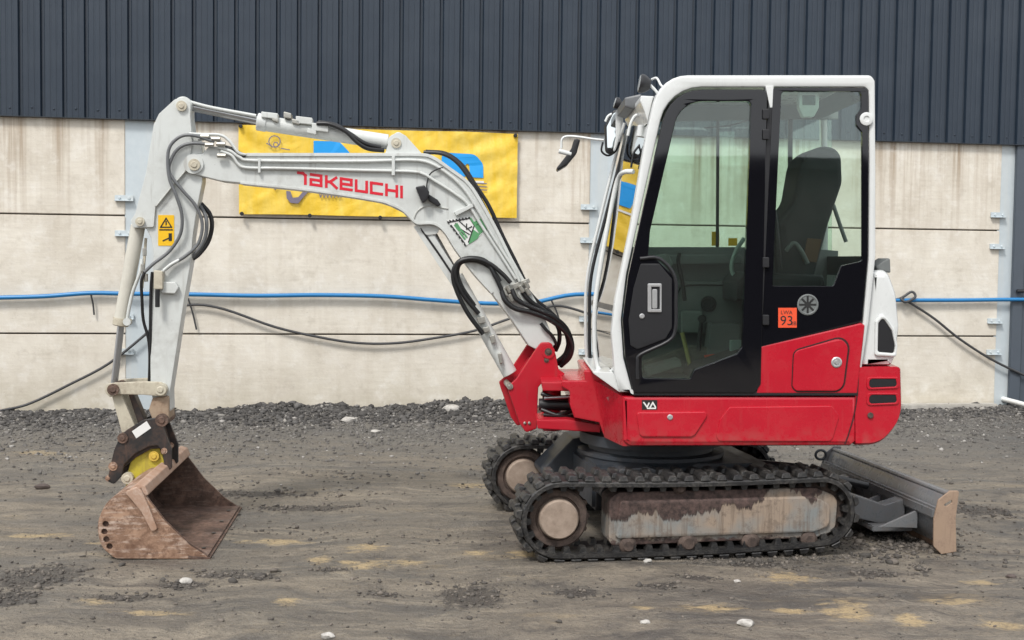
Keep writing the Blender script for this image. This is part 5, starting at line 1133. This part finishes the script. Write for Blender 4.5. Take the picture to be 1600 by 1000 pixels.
# ---------------- bucket linkage
lk = [(163, 612, 8), (166, 600, 6), (180, 598, 5), (225, 596), (252, 597, 8), (263, 606, 8), (258, 620, 8), (225, 617), (182, 616, 4), (172, 622, 5)]
for d in (-0.115, 0.095):
    B('link', lk, d, d+0.02, CREAM, EX, 0.004, pd=-0.115)
B('link', [(171, 606, 6), (184, 604, 6), (212, 668, 5), (204, 678, 4), (190, 676, 4)], -0.085, -0.05, CREAM, EX, 0.006)
B('link', [(171, 606, 6), (184, 604, 6), (212, 668, 5), (204, 678, 4), (190, 676, 4)], 0.05, 0.085, CREAM, EX, 0.006, pd=-0.085)
B('link', [(195, 600), (202, 600), (226, 656), (216, 664)], -0.045, 0.045, HITCHB, EX, 0.006)
pin(BOOM, 176, 609, -0.135, 0.135, 9, RUSTIN, EX, 'link_pin'); pin(BOOM, 250, 609, -0.135, 0.135, 9, CREAM, EX, 'link_pin')
B('arm_tip', [(238, 622, 4), (264, 618, 4), (264, 655, 8), (252, 668, 8), (240, 662, 6), (232, 640, 5)], -0.09, 0.09, rusty('light_rust') if False else paint('rust_stained_cream', (0.36, 0.27, 0.19, 1), 0.6, 0.9, dirtcol=(0.13, 0.06, 0.03, 1), scale=2.5, fleck=0.9), EX, 0.01)
pin(BOOM, 252, 657, -0.125, 0.125, 10, RUSTIN, EX, 'link_pin')
# quick hitch
qh = [(199, 671, 3), (224, 656, 3), (248, 652, 6), (256, 672, 5), (268, 702, 5), (268, 733, 4), (257, 737, 4), (254, 706, 6), (246, 696, 5), (232, 698, 12), (211, 709, 12), (194, 726, 6), (190, 744, 5), (178, 757, 5), (167, 752, 5), (172, 728), (178, 703, 5), (188, 680, 6)]
hitch = B('quick_hitch', qh, -0.115, -0.090, HITCHB, EX, 0.005)
B('cheek_plate', qh, 0.090, 0.115, HITCHB, hitch, 0.005, pd=-0.115)
B('hitch_body', [(202, 675), (246, 660), (258, 700), (236, 702), (212, 715), (192, 732), (184, 722), (190, 690)], -0.092, 0.092, HITCHB, hitch, 0.006)
B('hitch_label', [(206, 674), (229, 658), (236, 669), (213, 685)], -0.1185, -0.115, WSTICK, hitch, 0.0004)
pin(BOOM, 191, 685, -0.13, 0.13, 8, RUSTIN, hitch); pin(BOOM, 176, 729, -0.125, 0.125, 7, RUST, hitch); pin(BOOM, 169, 748, -0.12, 0.12, 5, RUST, hitch); pin(BOOM, 256, 705, -0.125, 0.125, 5, RUST, hitch)

# ---------------- ditching bucket, extruded across the machine
BK = Frame(BOOM.P(250, 800, 0)*1.0, R(5.4)); BK.O.z = 0
bs = BK
bkd = (-0.74, 0.54)
prof_px = [(220, 763), (195, 767), (173, 781), (161, 797), (154, 816), (154, 834), (161, 856), (180, 871), (285, 874), (325, 874)]   # outer profile from top lip round the back to the cutting edge
pr = [Vector(BK.uv(x, y, bkd[0])+(0,)) for x, y in prof_px]
pr = [Vector((p.x, max(p.y, -0.012), 0)) for p in pr]
prs = catmull(pr[1:8], 4); prs = [pr[0]] + prs + [pr[8], pr[9]]
inn = []
for i, p in enumerate(prs):
    t = (prs[min(i+1, len(prs)-1)]-prs[max(i-1, 0)]).normalized(); inn.append(p+Vector((-t.y, t.x, 0))*0.014)
shell_out = [(p.x, p.y) for p in prs]+[(p.x, p.y) for p in reversed(inn)]
bucket = from_bm('bucket', plate_mesh(BK, [shell_out], bkd[0]+0.01, bkd[1]-0.01, 0.001), RUSTIN, EX)
# outer skin of the shell is the weathered colour: separate thin skin 3 mm outside
sk = [p-(q-p)*0.25 for p, q in zip(prs, inn)]
from_bm('back_skin', plate_mesh(BK, [[(p.x, p.y) for p in sk]+[(p.x, p.y) for p in reversed(prs)]], bkd[0]+0.01, bkd[1]-0.01, 0.0), RUST, bucket)
side_px = [(195, 767, 4), (218, 762, 4), (229, 778), (258, 816), (297, 853), (328, 874, 2), (285, 875), (180, 873, 14), (161, 857, 16), (154, 834, 14), (154, 814, 14), (161, 797, 10), (173, 781, 10)]
so_ = BK.uvs(side_px, bkd[0]); so_ = [(p[0], max(p[1], -0.016))+tuple(p[2:]) for p in so_]
holes = []
BEAMR = paint('beam_rust', (0.36, 0.22, 0.15, 1), 0.6, 0.9, dirtcol=(0.52, 0.42, 0.35, 1), scale=3.5, fleck=0.8)
for (hx, hy) in ((165, 819), (163, 831), (166, 843), (171, 854)):
    c_ = Vector(BK.uv(hx, hy, bkd[0])); holes.append([(c_.x+0.016*math.cos(t), c_.y+0.016*math.sin(t)) for t in np.linspace(0, 6.283, 11)[:-1]])
from_bm('side_plate', plate_mesh(BK, [so_]+holes, bkd[0], bkd[0]+0.016, 0.003), RUST, bucket)
from_bm('hole_backing', plate_mesh(BK, [[(p[0]*0.97+so_[6][0]*0.03, p[1]*0.96+0.01) for p in so_]], bkd[0]+0.017, bkd[0]+0.021, 0.0), RUSTIN, bucket)
from_bm('side_plate', plate_mesh(BK, [so_], bkd[1]-0.016, bkd[1], 0.003), RUSTIN, bucket)
ed = BK.uvs([(195, 768, 4), (214, 760, 4), (222, 766, 4), (233, 790), (247, 826, 4), (238, 831, 4), (222, 800), (206, 780)], bkd[0])
from_bm('side_reinforcement', plate_mesh(BK, [ed], bkd[0]-0.016, bkd[0]+0.001, 0.005), BEAMR, bucket)
bt = BK.uvs([(203, 764, 3), (214, 756, 3), (226, 760, 3), (232, 774, 3), (222, 778, 3), (206, 774)], bkd[0])
from_bm('top_beam', plate_mesh(BK, [bt], bkd[0]+0.012, bkd[1]+0.004, 0.006), BEAMR, bucket)
le = [(prs[-1].x-0.10, prs[-1].y+0.014), (prs[-1].x+0.012, prs[-1].y+0.002), (prs[-1].x+0.012, prs[-1].y-0.012), (prs[-1].x-0.10, prs[-1].y-0.012)]
from_bm('cutting_edge', plate_mesh(BK, [[(a, max(z, -0.020)) for a, z in le]], bkd[0]-0.002, bkd[1]+0.002, 0.002), RUSTIN, bucket)
for dd in (0.15, 0.5, 0.8, 1.1):
    lathe('edge_hole', BK.W(prs[-1].x-0.045, prs[-1].y+0.018, bkd[0]+dd), (0, 0, 1), disc_prof(0.012, 0.002, 0.0005), KINK, bucket, 10)
# ears on the bucket that the hitch grips (yellow, worn)
ey = [(198, 742, 6), (204, 722, 6), (226, 702, 6), (246, 692, 6), (257, 722, 6), (256, 740), (228, 762), (206, 772), (196, 760, 4)]
for d in (-0.075, 0.050): B('bucket_ear', ey, d, d+0.025, YELLOWP, bucket, 0.005, pd=-0.075)
pin(BOOM, 198, 748, -0.12, 0.12, 9, CREAM, bucket); pin(BOOM, 240, 713, -0.10, 0.10, 8, paint('yellow_boss', (0.6, 0.42, 0.06, 1), 0.5, 0.6, dirtcol=(0.3, 0.15, 0.06, 1), scale=3), bucket)

# ---------------- lower boom cylinder and hoses at the foot
lc0, lc1 = BOOM.P(670, 356), BOOM.P(800, 590)
lcyl = cyl('boom_cylinder', BOOM.P(712, 432), BOOM.P(797, 584), 0.044, WHITE, EX, 26)
cyl('cylinder_rod', lc0, BOOM.P(716, 438), 0.026, STEEL, lcyl)
from_bm('rod_guard', merge([plate_mesh(BOOM, [BOOM.uvs([(646, 354), (666, 350), (722, 436), (706, 446)], -0.05)], -0.052, -0.046, 0.001)]), WHITE, lcyl)
hose('guard_edge', BOOM, [(657, 356, -0.055), (688, 400, -0.055), (714, 440, -0.055)], 0.006, RUBBER, lcyl, n=2)
for (x, y, w, h) in ((752, 500, 14, 12), (760, 515, 12, 10), (770, 530, 10, 14), (782, 560, 8, 18), (744, 488, 10, 8)):
    B('port_block', [(x-w/2, y-h/2+2, 1), (x+w/2-2, y-h/2, 1), (x+w/2, y+h/2-2, 1), (x-w/2+3, y+h/2, 1)], -0.075, -0.03, ZINC, lcyl, 0.003)
def blk(pts, r=0.013): return hose('hydraulic_hose', BOOM, pts, r, RUBBER, EX)
blk([(748, 490, -0.08), (725, 462, -0.09), (712, 432, -0.10), (717, 410, -0.11), (740, 404, -0.12), (765, 412, -0.12), (785, 428, -0.12), (798, 442, -0.12)])
blk([(755, 522, -0.07), (730, 488, -0.08), (712, 450, -0.09), (708, 425, -0.10), (718, 408, -0.11), (738, 403, -0.11), (760, 409, -0.11), (774, 432, -0.12), (786, 458, -0.12)])
blk([(742, 478, -0.075), (722, 448, -0.085), (715, 425, -0.09), (722, 410, -0.1), (745, 408, -0.1), (768, 420, -0.1), (782, 440, -0.11)], 0.011)
blk([(784, 455, -0.12), (790, 470, -0.13), (805, 482, -0.13), (830, 488, -0.12), (860, 500, -0.10), (885, 520, -0.06), (893, 540, -0.02), (885, 560, 0.03), (872, 568, 0.08)], 0.015)
blk([(800, 452, -0.12), (808, 468, -0.13), (830, 480, -0.12), (862, 494, -0.10), (884, 512, -0.06), (894, 538, -0.03), (890, 558, 0.02), (876, 572, 0.07)], 0.014)
blk([(816, 456, -0.10), (828, 470, -0.10), (850, 486, -0.08), (876, 504, -0.05), (888, 528, -0.01), (884, 552, 0.03), (870, 566, 0.06)], 0.014)
blk([(826, 458, -0.06), (836, 474, -0.05), (858, 492, -0.03), (872, 512, 0.0), (874, 532, 0.03), (868, 548, 0.06)], 0.013)
blk([(822, 452, 0.02), (838, 470, 0.03), (860, 488, 0.04), (882, 514, 0.04), (888, 544, 0.05), (876, 566, 0.08)], 0.014)
blk([(845, 505, -0.11), (853, 515, -0.11), (862, 524, -0.10), (868, 536, -0.08), (864, 548, -0.04)], 0.010)
# hoses along the back of the boom
blk([(662, 238, -0.02), (690, 240, -0.04), (712, 252, -0.05), (730, 274, -0.06), (744, 300, -0.06), (760, 330, -0.06), (780, 372, -0.05), (800, 415, -0.05), (818, 450, -0.05)], 0.011)
blk([(665, 237, 0.04), (696, 240, 0.04), (722, 258, 0.04), (742, 288, 0.04), (764, 322, 0.04), (786, 370, 0.04), (805, 408, 0.04), (824, 448, 0.04)], 0.012)
for (x, y) in ((792, 446), (802, 452), (812, 446), (822, 450), (796, 460), (808, 462), (820, 440), (786, 452)):
    p_ = BOOM.P(x, y, -0.115); cyl('fitting', p_, p_+(BOOM.u*0.022+Vector((0, 0, -0.04))), 0.013, ZINC, boom, 8)
B('pipe_clamp', [(782, 452, 2), (826, 434, 2), (829, 441, 2), (785, 461, 2)], -0.10, -0.085, ZINC, boom, 0.003)
# swing bracket
sb = [(807, 592, 4), (838, 545, 4), (846, 535, 8), (862, 535, 8), (869, 556), (873, 577, 6), (883, 584, 5), (880, 596, 4), (848, 597, 6), (841, 606, 4), (839, 670, 4), (822, 676, 5), (812, 662), (795, 613, 4), (793, 605, 3)]
br = B('swing_bracket', sb, -0.125, -0.095, REDB, EX, 0.006)
B('cheek_plate', [(x-8, y-2, *r) for x, y, *r in sb], 0.095, 0.125, REDB, br, 0.006, pd=-0.125)
B('bracket_core', [(806, 600), (832, 560, 4), (845, 575), (842, 598), (838, 660), (820, 664), (803, 614)], -0.10, 0.10, REDB, br, 0.01)
pin(BOOM, 857, 550, -0.14, 0.14, 6, MUD, br); pin(BOOM, 854, 563, -0.135, -0.10, 4, MUD, br); pin(BOOM, 797, 604, -0.14, 0.14, 5, ZINC, br)
lathe('pin_boss', BOOM.P(857, 550, -0.132), bn, disc_prof(0.038, 0.01), REDB, br)
for x in (820, 827): lathe('bolt', BOOM.P(x, 661, -0.125), -bn, disc_prof(0.009, 0.008), ZINC, br, 8)

# ------------------------------------------------------------------ far side of the yard, behind the photographer
sh = empty('shed', (0, -9, 0), 'long low dark timber shed across the yard behind the camera', 'shed')
SF = Frame((0, -9, 0), 0)
from_bm('wall', box_bm(SF, -26, 26, -0.2, 3.2, -4, 0, 0.02), simple('dark_timber', (0.022, 0.021, 0.02, 1), 0.8, 0, 0.3, 3), sh)
from_bm('roof', box_bm(SF, -26.4, 26.4, 3.2, 3.4, -4.4, 0.3, 0.02), simple('dark_roofing', (0.03, 0.032, 0.035, 1), 0.7), sh)
